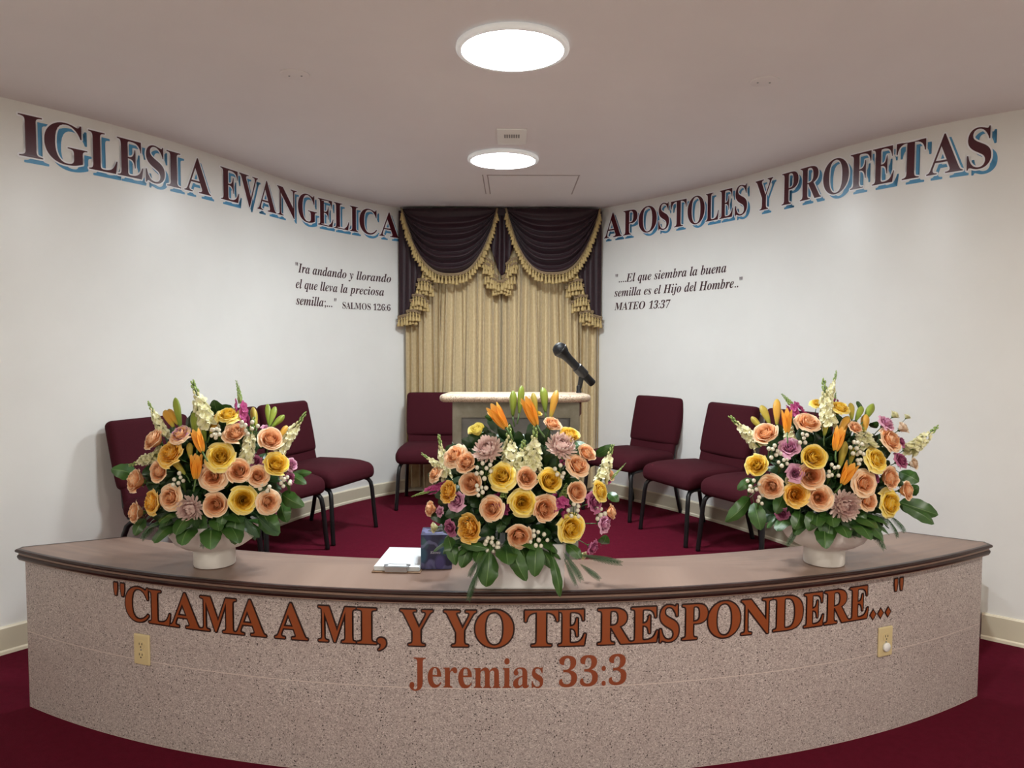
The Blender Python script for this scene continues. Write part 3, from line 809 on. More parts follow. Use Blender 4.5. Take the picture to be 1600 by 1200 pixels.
# ------------------------------------------------------------------ things on the counter
def tissue():
    t = thing('tissue_box', 'blue and purple cube tissue box with leaf pattern beside the middle bouquet', 'tissue box', (-.275, 2.685, CTOP+.0012), radians(3))
    m = mat('printed_card', (.1, .1, .25), .45); n = NT(m); v = n.coord('Object', (1, 1, .62))
    vo = n.n('ShaderNodeTexVoronoi', feature='F1'); vo.inputs['Scale'].default_value = 27; n.l(v, vo.inputs['Vector'])
    ce = n.n('ShaderNodeSeparateColor'); n.l(vo.outputs['Color'], ce.inputs[0])
    leafc = n.ramp(ce.outputs[0], [(0, srgb(50, 54, 100)), (.25, srgb(76, 70, 124)), (.5, srgb(40, 76, 100)), (.72, srgb(122, 52, 82)), (.86, srgb(60, 96, 104)), (1, srgb(84, 86, 140))], 'CONSTANT')
    edge = n.ramp(vo.outputs['Distance'], [(.36, (0, 0, 0)), (.62, (1, 1, 1))])
    wv = n.n('ShaderNodeTexWave', wave_type='RINGS'); wv.inputs['Scale'].default_value = 14; wv.inputs['Distortion'].default_value = 6; n.l(v, wv.inputs['Vector'])
    col = n.mix(edge, leafc, srgb(34, 34, 70))
    n.base(n.mix(n.ramp(wv.outputs['Fac'], [(.85, (0, 0, 0)), (.97, (.3, .3, .3))]), col, srgb(150, 150, 200)))
    MB().rbox(.056, .056, .064, .003, Matrix.Translation((0, 0, .064)), n=2).obj('carton', m, t)
    o = MB(); o.add([(.034*cos(2*pi*k/28), .022*sin(2*pi*k/28), .1284) for k in range(28)], [tuple(range(28))]); o.obj('opening', M['slot'], t, smooth=False)
    ti = MB().grid(10, 8, lambda u, v_: ((u-.5)*.05*(1-.3*v_), .008*sin(9*u)*(1-v_*.2)+.004*sin(5*v_), .126+.026*v_+.006*sin(7*u)))
    ti.obj('tissue', M['paper'], t)
    mb = MB(); put(mb, bold_italic('Kleenex'), -.022, .016, .058, .0098, lambda q, z, off: (q, -.0566-off, z), .0002)
    mb.obj('printed_lettering', mat('silver_print', srgb(172, 172, 190), .4), t, smooth=False)
tissue()
def clipboard():
    t = thing('clipboard', 'small brown clipboard with white papers lying on the counter beside the tissue box', 'clipboard', (-.412, 2.585, CTOP+.0012), radians(-3))
    MB().rbox(.088, .135, .0016, .0012, Matrix.Translation((0, .135, .0016)), n=2).obj('board', M['board'], t)
    pp = MB()
    for k in range(7):
        a = random.uniform(-.012, .012); dx = random.uniform(-.0015, .0015)
        R_ = Matrix.Translation((dx, .137, .0042+k*.0022)) @ Matrix.Rotation(a, 4, 'Z')
        b_ = MB().box((-.082, -.124, 0), (.082, .124, .0018)); pp.add([R_ @ Vector(v) for v in b_.v], b_.f)
    pp.obj('paper', M['paper'], t, smooth=False)
    c = MB()
    c.box((-.046, .003, .0195), (.046, .011, .0212)); c.tube([(-.044, .004, .020), (-.044, .020, .024), (-.030, .030, .0245), (-.010, .026, .025), (0, .022, .026), (.010, .026, .025), (.030, .030, .0245), (.044, .020, .024), (.044, .004, .020)], .0012, 6)
    c.box((-.047, .022, .0195), (-.034, .032, .0235)); c.box((.034, .022, .0195), (.047, .032, .0235)); c.box((-.04, .000, .003), (.04, .004, .0205))
    c.obj('clip', M['steel'], t, smooth=False)
clipboard()
# ------------------------------------------------------------------ where each bloom, spike, berry sprig and leaf sits (metres from the vessel; radius or width)
BOUQUETS = {
 'L': {
  'blooms': [
   ('p',-0.16,-0.12,0.479,0.0447,-0.43,-0.65,0.62), ('p',-0.054,-0.146,0.5,0.0398,-0.23,-0.72,0.66), ('y',0.103,-0.118,0.567,0.0403,0.11,-0.58,0.81),
   ('p',0.139,-0.149,0.506,0.0453,0.17,-0.72,0.67), ('p',0.252,-0.116,0.482,0.0481,0.44,-0.64,0.63), ('o',-0.086,-0.155,0.434,0.0529,-0.32,-0.81,0.49),
   ('y',0.097,-0.175,0.429,0.0503,0.07,-0.89,0.46), ('y',0.275,-0.128,0.395,0.0468,0.54,-0.75,0.39), ('p',0.159,-0.172,0.378,0.046,0.23,-0.93,0.3),
   ('p',0.219,-0.156,0.357,0.0397,0.39,-0.88,0.26), ('p',0.071,-0.18,0.357,0.0469,0.01,-0.97,0.25), ('p',-0.238,-0.102,0.33,0.0473,-0.67,-0.7,0.24),
   ('p',-0.131,-0.148,0.37,0.042,-0.45,-0.84,0.3), ('o',-0.17,-0.12,0.254,0.0492,-0.56,-0.83,0.06), ('p',-0.092,-0.15,0.279,0.0442,-0.38,-0.92,0.1),
   ('c',-0.023,-0.153,0.239,0.053,-0.21,-0.98,0.01), ('p',0.071,-0.163,0.257,0.0472,0.04,-1,0.05), ('y',0.167,-0.156,0.272,0.0507,0.29,-0.95,0.08),
   ('p',0.245,-0.124,0.258,0.0424,0.54,-0.84,0.07), ('p',-0.268,-0.049,0.201,0.0436,-0.81,-0.59,-0.02), ('d',-0.151,-0.082,0.19,0.0181,-0.5,-0.86,-0.07),
   ('d',0.241,-0.066,0.204,0.0148,0.63,-0.78,-0.03), ('d',0.201,-0.127,0.404,0.0245,0.35,-0.84,0.41), ('k',0.309,-0.061,0.382,0.0251,0.68,-0.63,0.39),
   ('d',0.305,-0.066,0.332,0.0205,0.69,-0.67,0.25), ('k',0.224,-0.076,0.513,0.0182,0.39,-0.58,0.71), ('l',-0.057,-0.144,0.502,0.0354,-0.23,-0.71,0.66),
   ('w',-0.148,-0.109,0.441,0.018,-0.41,-0.75,0.53), ('w',-0.216,-0.088,0.403,0.0226,-0.56,-0.71,0.44),
  ],
  'spikes': [
   ('stock',-0.125,-0.103,0.488,-0.206,-0.053,0.602,0.0225), ('stock',0.041,-0.121,0.513,-0.04,-0.071,0.677,0.038), ('stock',0.271,-0.085,0.434,0.354,-0.035,0.56,0.0272),
   ('stock',0.17,-0.137,0.39,0.182,-0.087,0.549,0.0311), ('stock',-0.139,-0.116,0.421,-0.272,-0.066,0.376,0.0246), ('snap',0.152,-0.104,0.521,0.12,-0.054,0.686,0.0247),
   ('budg',-0.067,-0.106,0.52,-0.108,-0.056,0.621,0.0124), ('budo',-0.095,-0.099,0.519,-0.151,-0.049,0.574,0.0135), ('budo',-0.079,-0.099,0.528,-0.137,-0.049,0.578,0.0124),
   ('budg',-0.002,-0.133,0.474,-0.035,-0.083,0.57,0.0122), ('budg',0.002,-0.132,0.478,-0.024,-0.082,0.595,0.0122), ('budg',0.03,-0.135,0.474,0,-0.085,0.596,0.0122),
   ('budo',0.045,-0.127,0.5,0.062,-0.088,0.569,0.0134), ('budy',0.192,-0.09,0.519,0.164,-0.04,0.586,0.0124), ('budg',0.228,-0.062,0.526,0.208,-0.012,0.595,0.0103),
   ('budg',0.231,-0.064,0.521,0.237,-0.014,0.586,0.0114), ('budg',0.238,-0.063,0.516,0.269,-0.013,0.555,0.0114), ('budo',0.263,-0.074,0.472,0.283,-0.024,0.517,0.0125),
   ('budy',-0.019,-0.143,0.413,-0.027,-0.131,0.469,0.0111), ('budy',-0.038,-0.143,0.359,-0.097,-0.128,0.419,0.0122), ('lily',0.047,-0.203,0.449,0.012,-0.178,0.52,0.0281),
   ('lily',0.025,-0.207,0.357,0.027,-0.202,0.444,0.0302),
  ],
  'berries': [
   (0.078,-0.169,0.506,0.018,10), (0.187,-0.14,0.525,0.031,9), (-0.044,-0.18,0.347,0.026,6),
   (0.241,-0.156,0.317,0.02,4), (0.303,-0.12,0.331,0.022,8),
  ],
  'leaves': [
   (-0.283,-0.005,0.333,-0.349,-0.035,0.359,0.042), (0.004,0.07,0.539,-0.004,0.04,0.604,0.041), (0.041,0.07,0.556,0.029,0.04,0.59,0.029),
   (0.269,-0.055,0.274,0.353,-0.085,0.234,0.039), (0.282,-0.005,0.328,0.37,-0.035,0.345,0.023), (0.285,-0.03,0.344,0.354,-0.06,0.308,0.025),
   (0.207,-0.08,0.214,0.266,-0.11,0.138,0.05), (0.124,-0.105,0.219,0.129,-0.135,0.117,0.045), (-0.007,-0.117,0.222,0.022,-0.147,0.143,0.038),
   (-0.115,-0.08,0.201,-0.143,-0.11,0.132,0.034), (-0.256,-0.005,0.171,-0.273,-0.035,0.117,0.03), (0.252,-0.005,0.244,0.275,-0.035,0.168,0.04),
   (0.084,-0.117,0.234,0.084,-0.147,0.179,0.029),
  ],
  'ferns': [
   (-0.145,-0.055,0.193,-0.211,-0.085,0.116,0.034), (-0.087,-0.08,0.194,-0.148,-0.11,0.128,0.034), (0.077,-0.13,0.211,0.027,-0.16,0.114,0.029),
   (0.147,-0.105,0.206,0.202,-0.135,0.131,0.038), (0.188,-0.092,0.207,0.279,-0.122,0.146,0.036), (-0.035,-0.105,0.2,-0.095,-0.135,0.144,0.029),
  ],
 },
 'M': {
  'blooms': [
   ('b',-0.101,-0.08,0.536,0.0337,-0.29,-0.5,0.82), ('c',-0.063,-0.133,0.48,0.0515,-0.23,-0.7,0.67), ('c',0.176,-0.118,0.489,0.0518,0.3,-0.65,0.7),
   ('p',0.149,-0.076,0.556,0.0337,0.21,-0.48,0.85), ('y',0.206,-0.083,0.521,0.0378,0.34,-0.52,0.78), ('y',0.104,-0.017,0.584,0.0151,0.12,-0.38,0.92),
   ('p',-0.174,-0.096,0.451,0.0418,-0.49,-0.61,0.62), ('p',-0.134,-0.124,0.435,0.0393,-0.41,-0.72,0.56), ('p',0.263,-0.086,0.462,0.0357,0.5,-0.57,0.65),
   ('p',0.231,-0.12,0.425,0.0435,0.45,-0.71,0.54), ('p',-0.24,-0.062,0.388,0.0318,-0.69,-0.54,0.48), ('o',-0.192,-0.108,0.334,0.0416,-0.61,-0.74,0.28),
   ('p',-0.118,-0.142,0.369,0.042,-0.4,-0.84,0.36), ('k',-0.166,-0.121,0.308,0.0331,-0.55,-0.81,0.22), ('y',-0.017,-0.164,0.398,0.0467,-0.14,-0.89,0.43),
   ('p',0.063,-0.167,0.393,0.0385,0.06,-0.91,0.41), ('y',0.137,-0.159,0.383,0.0448,0.24,-0.89,0.39), ('p',-0.05,-0.156,0.289,0.0428,-0.25,-0.96,0.16),
   ('y',0.051,-0.168,0.312,0.0446,0.03,-0.98,0.2), ('p',0.123,-0.158,0.29,0.0479,0.22,-0.96,0.16), ('p',0.226,-0.133,0.341,0.0391,0.48,-0.83,0.28),
   ('y',0.309,-0.083,0.333,0.0378,0.7,-0.65,0.29), ('d',0.291,-0.094,0.297,0.0335,0.67,-0.71,0.21), ('p',-0.261,-0.032,0.26,0.03,-0.85,-0.5,0.17),
   ('k',-0.228,-0.043,0.254,0.0192,-0.74,-0.66,0.15), ('w',-0.256,0.037,0.179,0.0221,-0.93,-0.38,0.02), ('d',-0.19,-0.077,0.205,0.0274,-0.69,-0.72,0.01),
   ('o',-0.124,-0.116,0.215,0.0539,-0.49,-0.87,0.01), ('p',0.04,-0.137,0.194,0.0462,-0.01,-1,-0.06), ('y',0.212,-0.114,0.216,0.0519,0.5,-0.87,0.01),
   ('k',0.333,-0.021,0.209,0.0345,0.87,-0.49,0.05), ('p',0.36,0.005,0.242,0.0283,0.92,-0.35,0.15), ('d',0.296,-0.007,0.121,0.0282,0.86,-0.48,-0.18),
   ('w',0.265,0.013,0.088,0.0186,0.78,-0.56,-0.28), ('p',0.351,-0.004,0.377,0.0239,0.75,-0.44,0.48),
  ],
  'spikes': [
   ('stock',0.012,-0.136,0.395,0.005,-0.086,0.544,0.037), ('stock',0.082,-0.135,0.399,0.089,-0.085,0.544,0.037), ('stock',0.047,-0.137,0.396,0.047,-0.105,0.5,0.0349),
   ('stock',-0.201,-0.071,0.37,-0.231,-0.021,0.505,0.0232), ('stock',-0.197,-0.07,0.391,-0.288,-0.02,0.443,0.0169), ('stock',0.313,-0.051,0.359,0.361,-0.001,0.469,0.0277),
   ('snapg',0.342,-0.022,0.354,0.41,0.028,0.407,0.0097), ('snap',-0.197,-0.076,0.349,-0.32,-0.026,0.304,0.0169), ('snap',-0.029,-0.129,0.276,-0,-0.138,0.358,0.0351),
   ('snap',0.155,-0.12,0.27,0.205,-0.112,0.358,0.0393), ('snap',0.183,-0.109,0.427,0.18,-0.102,0.453,0.0125), ('lily',-0.005,-0.133,0.549,-0.052,-0.083,0.615,0.035),
   ('lily',0.094,-0.125,0.557,0.057,-0.075,0.64,0.031), ('budg',0.018,-0.037,0.577,0.019,0.013,0.658,0.0128), ('budg',0.039,-0.026,0.585,0.048,0.024,0.675,0.0118),
   ('budy',0.097,-0.043,0.569,0.087,0.007,0.652,0.0117), ('budg',0.129,0.002,0.587,0.122,0.05,0.667,0.0141), ('budo',0.145,-0.028,0.568,0.169,0.022,0.66,0.0129),
  ],
  'berries': [
   (-0.072,-0.163,0.414,0.028,8), (-0.082,-0.166,0.353,0.02,6), (-0.05,-0.12,0.157,0.029,12),
   (0.096,-0.146,0.197,0.037,9), (0.218,-0.141,0.282,0.025,6), (0.305,-0.084,0.259,0.021,6),
   (0.17,-0.16,0.41,0.024,5),
  ],
  'leaves': [
   (-0.197,-0.07,0.176,-0.174,-0.1,0.093,0.032), (-0.122,-0.07,0.161,-0.148,-0.1,0.085,0.036), (-0.056,-0.133,0.142,-0.074,-0.163,0.046,0.051),
   (0.017,-0.14,0.157,0.058,-0.17,0.065,0.037), (0.096,-0.14,0.17,0.091,-0.17,0.08,0.041), (0.146,-0.145,0.133,0.165,-0.175,0.017,0.023),
   (0.304,0.03,0.434,0.359,0,0.471,0.024), (0.349,0.03,0.304,0.379,0,0.281,0.024), (0.239,0.055,0.479,0.263,0.025,0.45,0.027),
   (-0.051,0.055,0.557,-0.077,0.025,0.571,0.016), (0.016,0.005,0.485,0.007,-0.025,0.55,0.015), (0.197,-0.095,0.158,0.237,-0.125,0.119,0.027),
   (0.326,0.005,0.131,0.339,-0.025,0.17,0.028), (-0.005,-0.07,0.258,-0.026,-0.1,0.201,0.027), (-0.153,-0.095,0.157,-0.067,-0.125,0.148,0.023),
  ],
  'ferns': [
   (-0.056,-0.15,0.155,-0.11,-0.18,0.009,0.027), (-0.084,-0.12,0.121,-0.118,-0.15,0.067,0.023), (0.184,-0.125,0.141,0.235,-0.155,0.059,0.031),
   (0.229,-0.095,0.124,0.365,-0.125,0.099,0.029), (0.239,-0.107,0.097,0.299,-0.137,0.053,0.025), (0.184,-0.133,0.126,0.218,-0.163,0.047,0.019),
  ],
 },
 'R': {
  'blooms': [
   ('p',-0.269,-0.109,0.502,0.0491,-0.46,-0.59,0.66), ('p',-0.129,-0.141,0.545,0.0462,-0.15,-0.66,0.74), ('k',-0.201,-0.159,0.458,0.0381,-0.3,-0.79,0.53),
   ('y',-0.303,-0.122,0.388,0.0432,-0.59,-0.72,0.35), ('y',-0.121,-0.18,0.428,0.05,-0.12,-0.89,0.43), ('p',-0.256,-0.143,0.314,0.0451,-0.5,-0.85,0.17),
   ('k',-0.182,-0.173,0.368,0.0312,-0.28,-0.92,0.27), ('w',-0.184,-0.138,0.336,0.0226,-0.32,-0.92,0.22), ('p',-0.131,-0.181,0.36,0.05,-0.16,-0.96,0.25),
   ('o',-0.174,-0.164,0.291,0.0481,-0.29,-0.95,0.11), ('p',-0.096,-0.172,0.282,0.0446,-0.1,-0.99,0.09), ('c',0.001,-0.162,0.25,0.0604,0.14,-0.99,0.02),
   ('d',-0.196,-0.094,0.204,0.0253,-0.47,-0.88,-0.05), ('y',-0.006,-0.112,0.595,0.0376,0.06,-0.54,0.84), ('y',-0.067,-0.065,0.607,0.0255,-0.08,-0.48,0.87),
   ('p',0.036,-0.148,0.528,0.027,0.17,-0.69,0.7), ('k',0.17,-0.102,0.54,0.0343,0.39,-0.55,0.74), ('p',0.173,-0.126,0.483,0.0488,0.44,-0.66,0.6),
   ('w',0.242,-0.02,0.562,0.0213,0.44,-0.37,0.82), ('w',0.317,0.035,0.55,0.0157,0.53,-0.21,0.82), ('q',0.246,-0.072,0.52,0.0278,0.52,-0.46,0.72),
   ('d',0.235,-0.079,0.47,0.0231,0.52,-0.61,0.59), ('y',0.108,-0.161,0.417,0.0459,0.36,-0.84,0.41), ('d',0.215,-0.124,0.407,0.0318,0.57,-0.72,0.4),
   ('q',0.295,-0.063,0.386,0.0256,0.69,-0.62,0.37), ('w',0.263,-0.072,0.443,0.0232,0.59,-0.61,0.53), ('p',0.065,-0.17,0.334,0.0468,0.29,-0.93,0.2),
   ('p',0.168,-0.144,0.346,0.0451,0.51,-0.83,0.23), ('p',0.251,-0.103,0.294,0.0389,0.68,-0.71,0.15), ('p',0.086,-0.154,0.267,0.0404,0.34,-0.94,0.06),
   ('y',0.182,-0.123,0.251,0.0522,0.56,-0.83,0.04), ('d',0.119,-0.133,0.343,0.0204,0.38,-0.9,0.23),
  ],
  'spikes': [
   ('stock',-0.279,-0.089,0.446,-0.373,-0.039,0.552,0.0299), ('stock',-0.183,-0.128,0.466,-0.185,-0.079,0.557,0.0249), ('stock',0.088,-0.134,0.445,0.067,-0.111,0.533,0.0407),
   ('stock',0.268,-0.072,0.431,0.396,-0.022,0.515,0.0301), ('stock',-0.047,-0.125,0.525,-0.053,-0.075,0.687,0.034), ('stock',-0.042,-0.088,0.586,0.011,-0.038,0.718,0.0184),
   ('snap',-0.133,-0.1,0.555,-0.191,-0.05,0.643,0.0252), ('snap',-0.012,-0.088,0.586,0.006,-0.038,0.643,0.0138), ('budo',-0.219,-0.084,0.529,-0.203,-0.034,0.619,0.0138),
   ('budy',-0.24,-0.071,0.528,-0.257,-0.021,0.594,0.0139), ('budy',-0.266,-0.061,0.513,-0.288,-0.011,0.55,0.0116), ('budy',-0.069,-0.137,0.495,-0.04,-0.095,0.578,0.0124),
   ('budo',-0.024,-0.138,0.49,0.032,-0.101,0.562,0.0147), ('budy',0.041,-0.106,0.551,0.056,-0.06,0.607,0.0114), ('budg',0.055,-0.106,0.547,0.097,-0.063,0.594,0.0114),
   ('budg',0.092,-0.097,0.55,0.145,-0.047,0.602,0.0138), ('budo',0.08,-0.119,0.507,0.102,-0.083,0.568,0.0148), ('budy',-0.021,-0.154,0.383,0.005,-0.14,0.477,0.0135),
   ('budy',0.018,-0.151,0.397,0.037,-0.141,0.455,0.0112), ('lily',-0.214,-0.171,0.512,-0.199,-0.121,0.588,0.0268), ('lily',-0.059,-0.209,0.455,-0.032,-0.184,0.532,0.0308),
   ('lily',-0.034,-0.211,0.339,0.005,-0.208,0.415,0.0329),
  ],
  'berries': [
   (-0.257,-0.157,0.438,0.027,7), (-0.226,-0.174,0.404,0.02,5), (-0.314,-0.12,0.316,0.023,7),
   (-0.28,-0.126,0.262,0.02,4), (0.024,-0.183,0.456,0.031,9), (-0.06,-0.197,0.377,0.026,7),
   (-0.159,-0.174,0.49,0.02,5), (0.039,-0.187,0.412,0.016,3),
  ],
  'leaves': [
   (-0.295,-0.035,0.252,-0.394,-0.065,0.178,0.04), (-0.288,-0.06,0.239,-0.273,-0.09,0.151,0.042), (-0.269,-0.01,0.315,-0.344,-0.04,0.287,0.028),
   (0.285,0.015,0.227,0.402,-0.015,0.185,0.048), (0.291,0.003,0.217,0.384,-0.027,0.157,0.036), (0.281,0.015,0.341,0.331,-0.015,0.306,0.041),
   (0.334,0.04,0.258,0.355,0.01,0.284,0.031), (-0.138,-0.11,0.217,-0.171,-0.14,0.164,0.039), (-0.054,-0.13,0.222,-0.083,-0.16,0.156,0.041),
   (-0.037,-0.142,0.214,-0.074,-0.172,0.122,0.043), (-0.102,-0.135,0.223,-0.131,-0.165,0.166,0.038), (0.018,-0.122,0.221,0.029,-0.152,0.159,0.039),
   (-0.005,-0.122,0.197,0.057,-0.152,0.136,0.027), (0.111,-0.097,0.204,0.124,-0.127,0.125,0.046), (0.154,0.065,0.554,0.122,0.035,0.605,0.019),
   (0.192,0.065,0.505,0.206,0.035,0.527,0.022), (0.047,-0.11,0.218,0.084,-0.14,0.197,0.034), (-0.179,-0.06,0.277,-0.223,-0.09,0.212,0.035),
  ],
  'ferns': [
   (-0.116,-0.085,0.183,-0.188,-0.115,0.097,0.025), (0.059,-0.11,0.199,0.132,-0.14,0.091,0.034), (0.199,-0.06,0.202,0.24,-0.09,0.139,0.028),
   (0.188,-0.06,0.195,0.212,-0.09,0.12,0.026), (0.041,-0.122,0.198,0.029,-0.152,0.136,0.034), (0.128,-0.085,0.212,0.172,-0.115,0.173,0.035),
  ],
 },
}
# ------------------------------------------------------------------ flowers
PM = dict(
    p=petal('peach_petal', [(0, (.95, .32, .08)), (.45, (.96, .46, .19)), (.8, (.96, .60, .34)), (1, (.96, .80, .60))]),
    q=petal('pale_peach_petal', [(0, (.70, .42, .22)), (.5, (.82, .60, .42)), (1, (.86, .74, .60))]),
    y=petal('yellow_petal', [(0, (.98, .48, .008)), (.45, (.98, .61, .018)), (.8, (.97, .72, .11)), (1, (.96, .84, .40))]),
    o=petal('golden_petal', [(0, (.97, .36, .008)), (.45, (.97, .47, .018)), (.8, (.96, .59, .10)), (1, (.96, .74, .34))]),
    b=petal('lemon_petal', [(0, (.80, .62, .08)), (.5, (.88, .74, .17)), (1, (.90, .80, .32))]),
    k=petal('pink_petal', [(0, (.45, .10, .25)), (.5, (.62, .24, .40)), (1, (.80, .48, .60))]),
    l=petal('lilac_petal', [(0, (.36, .09, .24)), (.5, (.52, .20, .40)), (1, (.72, .42, .58))]),
    d=petal('plum_petal', [(0, (.22, .025, .10)), (.5, (.36, .065, .17)), (1, (.55, .20, .33))]),
    w=petal('cream_petal', [(0, (.55, .56, .16)), (.5, (.76, .72, .38)), (1, (.85, .80, .60))]),
    c=petal('mauve_petal', [(0, (.46, .20, .25)), (.35, (.70, .43, .41)), (1, (.92, .76, .67))]),
    stock=petal('cream_floret', [(0, (.55, .58, .14)), (.35, (.86, .82, .46)), (1, (.93, .91, .70))]),
    snap=petal('magenta_floret', [(0, (.30, .02, .13)), (.5, (.45, .045, .20)), (1, (.62, .16, .34))]),
    lily=petal('orange_lily_petal', [(0, (.70, .36, .05)), (.3, (.86, .32, .025)), (.8, (.88, .38, .05)), (1, (.90, .50, .12))], .18, .42),
    budo=petal('orange_bud', [(0, (.40, .38, .06)), (.3, (.66, .34, .045)), (.8, (.70, .37, .06)), (1, (.50, .38, .07))], .1, .42),
    budy=petal('amber_bud', [(0, (.28, .34, .05)), (.4, (.50, .38, .06)), (1, (.48, .36, .07))], .1, .42),
    budg=petal('green_bud', [(0, (.16, .26, .03)), (.5, (.30, .36, .05)), (1, (.25, .32, .05))], .1, .42),
)
G_STEM = mat('stem_green', (.07, .14, .03), .5)
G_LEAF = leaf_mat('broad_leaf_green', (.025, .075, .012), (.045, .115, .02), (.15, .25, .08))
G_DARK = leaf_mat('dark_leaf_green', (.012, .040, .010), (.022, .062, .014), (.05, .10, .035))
G_FERN = leaf_mat('fern_green', (.015, .055, .016), (.030, .085, .022), (.08, .15, .06), .45)
G_BUD = mat('bud_green', (.26, .36, .10), .5)
G_BERRY = mat('ivory_berry', (.74, .70, .56), .35)

def rose_mesh(name, m, seed, counts=(2, 3, 4, 5, 5, 6, 6), open_=1.0, ruff=.03):
    """unit rose: outer radius 1, looking along +z; steep cupped petals inside, reflexed ones outside"""
    r_ = random.Random(seed); mb = MB(); n = len(counts)
    for i, cnt in enumerate(counts):
        q = i/(n-1); R = .085 + .755*q**.92; top = .46 - .16*q - .34*max(0, q-.5)**1.2*open_; zb = -.66
        flare = (.015 + .26*max(0, q-.45)**1.3*1.9)*open_; wid = (2*pi/cnt)*(.62 if q > .25 else .80)
        a0 = r_.uniform(0, 2*pi)
        for j in range(cnt):
            ac = a0 + 2*pi*j/cnt + r_.uniform(-.12, .12); RR = R*r_.uniform(.90, 1.06); hh = (top-zb)*r_.uniform(.95, 1.05)
            tw = r_.uniform(.04, .22)*(1-.5*q); p1, p2 = r_.uniform(0, 6), r_.uniform(0, 6); fl = flare*r_.uniform(.7, 1.3)
            base = .62 - .36*q
            def fn(u, v):
                a = (u-.5)*2
                w_ = wid*(.72+.28*min(1, v*1.6))
                ang = ac + a*w_
                bul = base + (1-base)*min(1, v*1.15)**.75
                rad = RR*bul*(1 + tw*a) - .06*RR*(v > .5)*(v-.5)
                rad *= 1 - .42*max(0, .62-q)*v**3
                cv = max(0, v-.72)/.28
                rad += fl*(cv**1.4) + ruff*.8*sin(4*a+p1)*v**3
                z = zb + hh*v - fl*.75*cv**2.2 - .20*hh*max(0, abs(a)-.35)**2*v*v*1.6 + ruff*sin(6*a+p2)*v**3
                return (rad*cos(ang), rad*sin(ang), z)
            mb.grid(8, 9, fn, 0, lambda u, v, q=q: max(0, min(1, .26 + .22*q + (.28+.20*q)*v**3 + (.24 if v > .93 else 0))))
    return mb.mesh(name, m)
def mum_mesh(name, m, seed):
    r_ = random.Random(seed); mb = MB()
    for i, (cnt, tilt, L) in enumerate([(6, 82, .42), (10, 72, .52), (14, 60, .66), (18, 48, .80), (22, 34, .92), (24, 20, 1.0), (22, 6, 1.03), (18, -10, 1.0)]):
        a0 = r_.uniform(0, 6)
        for j in range(cnt):
            ang = a0 + 2*pi*j/cnt + r_.uniform(-.06, .06); tl = radians(tilt + r_.uniform(-7, 7)); ll = L*r_.uniform(.88, 1.08); w_ = .085*r_.uniform(.85, 1.15)
            def fn(u, v):
                a = (u-.5)*2; d = ll*v; tt = tl + .5*v*v*(1 if tilt > 15 else .6)
                rad = .06 + d*cos(tt); z = -.28 + d*sin(tt) + .05*a*a
                s_ = w_*(.45+1.0*v)*(1-max(0, v-.78)**2*14)
                x, y = rad*cos(ang) - a*s_*sin(ang), rad*sin(ang) + a*s_*cos(ang)
                return (x, y, z)
            mb.grid(2, 6, fn, 0, lambda u, v, i=i: max(0, min(1, .10+.10*i*(.5+.5*v) + .35*v*v)))
    return mb.mesh(name, m)
def floret(mb, c, ax, r, rnd, mi=0, pet=4, cup=.35):
    """small open flower facing ax"""
    q = Vector(ax).to_track_quat('Z', 'Y'); a0 = rnd.uniform(0, 6)
    for layer in range(2):
        for j in range(pet):
            an = a0 + 2*pi*j/pet + layer*pi/pet
            sc_ = r*(1 if layer == 0 else .62)
            def fn(u, v):
                a = (u-.5)*2; d = sc_*(v**.8); w_ = sc_*.48*sin(pi*min(1, .12+.80*v))
                return Vector(c) + q @ Vector((d*cos(an)-a*w_*sin(an), d*sin(an)+a*w_*cos(an), sc_*(cup*v + .12*layer + .10*a*a*v - .20*max(0, v-.7))))
            mb.grid(2, 3, fn, mi, lambda u, v: .15+.85*v)
def stock_mesh(name, m, seed):
    """cream stock: length 4, radius about 1"""
    r_ = random.Random(seed); mb = MB()
    bend = r_.uniform(-.25, .25)
    st = lambda t: Vector((bend*t*t, 0, 4*t))
    mb.tube([st(k/8) for k in range(9)], [.10-.006*k for k in range(9)], 6, 1)
    n = 26
    for k in range(n):
        t = .02 + .60*k/n; an = k*2.4 + r_.uniform(-.3, .3); rr = .52*(1-.35*t)
        d = Vector((cos(an), sin(an), .45)).normalized()
        floret(mb, st(t) + Vector((cos(an)*rr, sin(an)*rr, .1)), d, .58*(1-.45*t)*r_.uniform(.85, 1.1), r_, 0)
    for k in range(15):
        t = .60 + .40*k/15; an = k*2.4; rr = .34*(1.15-t)+.08
        p = st(t) + Vector((cos(an)*rr, sin(an)*rr, .22))
        mb.tube([st(t), p], .03, 4, 1); mb.ball(p, .15*(1.25-t*.6), 7, 5, 2 if t > .75 else 3, 1.5)
    return mb.mesh(name, [m, G_STEM, G_BUD, PM['w']])
def snap_mesh(name, m, seed, flowers=.5):
    r_ = random.Random(seed); mb = MB(); bend = r_.choice((-.5, .5))
    st = lambda t: Vector((bend*t*t*t, 0, 4*t))
    mb.tube([st(k/10) for k in range(11)], [.11-.008*k for k in range(11)], 6, 1)
    n = int(20*flowers)
    for k in range(n):
        t = flowers*k/max(1, n); an = k*2.2; d = Vector((cos(an), sin(an), .25)).normalized()
        floret(mb, st(t)+d*.5, d, .66*(1-.4*t), r_, 0, 5, .55)
    for k in range(30):
        t = flowers + (1-flowers)*k/30; an = k*2.4; rr = .46*(1.08-t)+.07; d = Vector((cos(an), sin(an), .75)).normalized()
        mb.ball(st(t)+d*rr, .23*(1.18-t), 7, 5, 2, 1.4)
    return mb.mesh(name, [m, G_STEM, G_BUD])
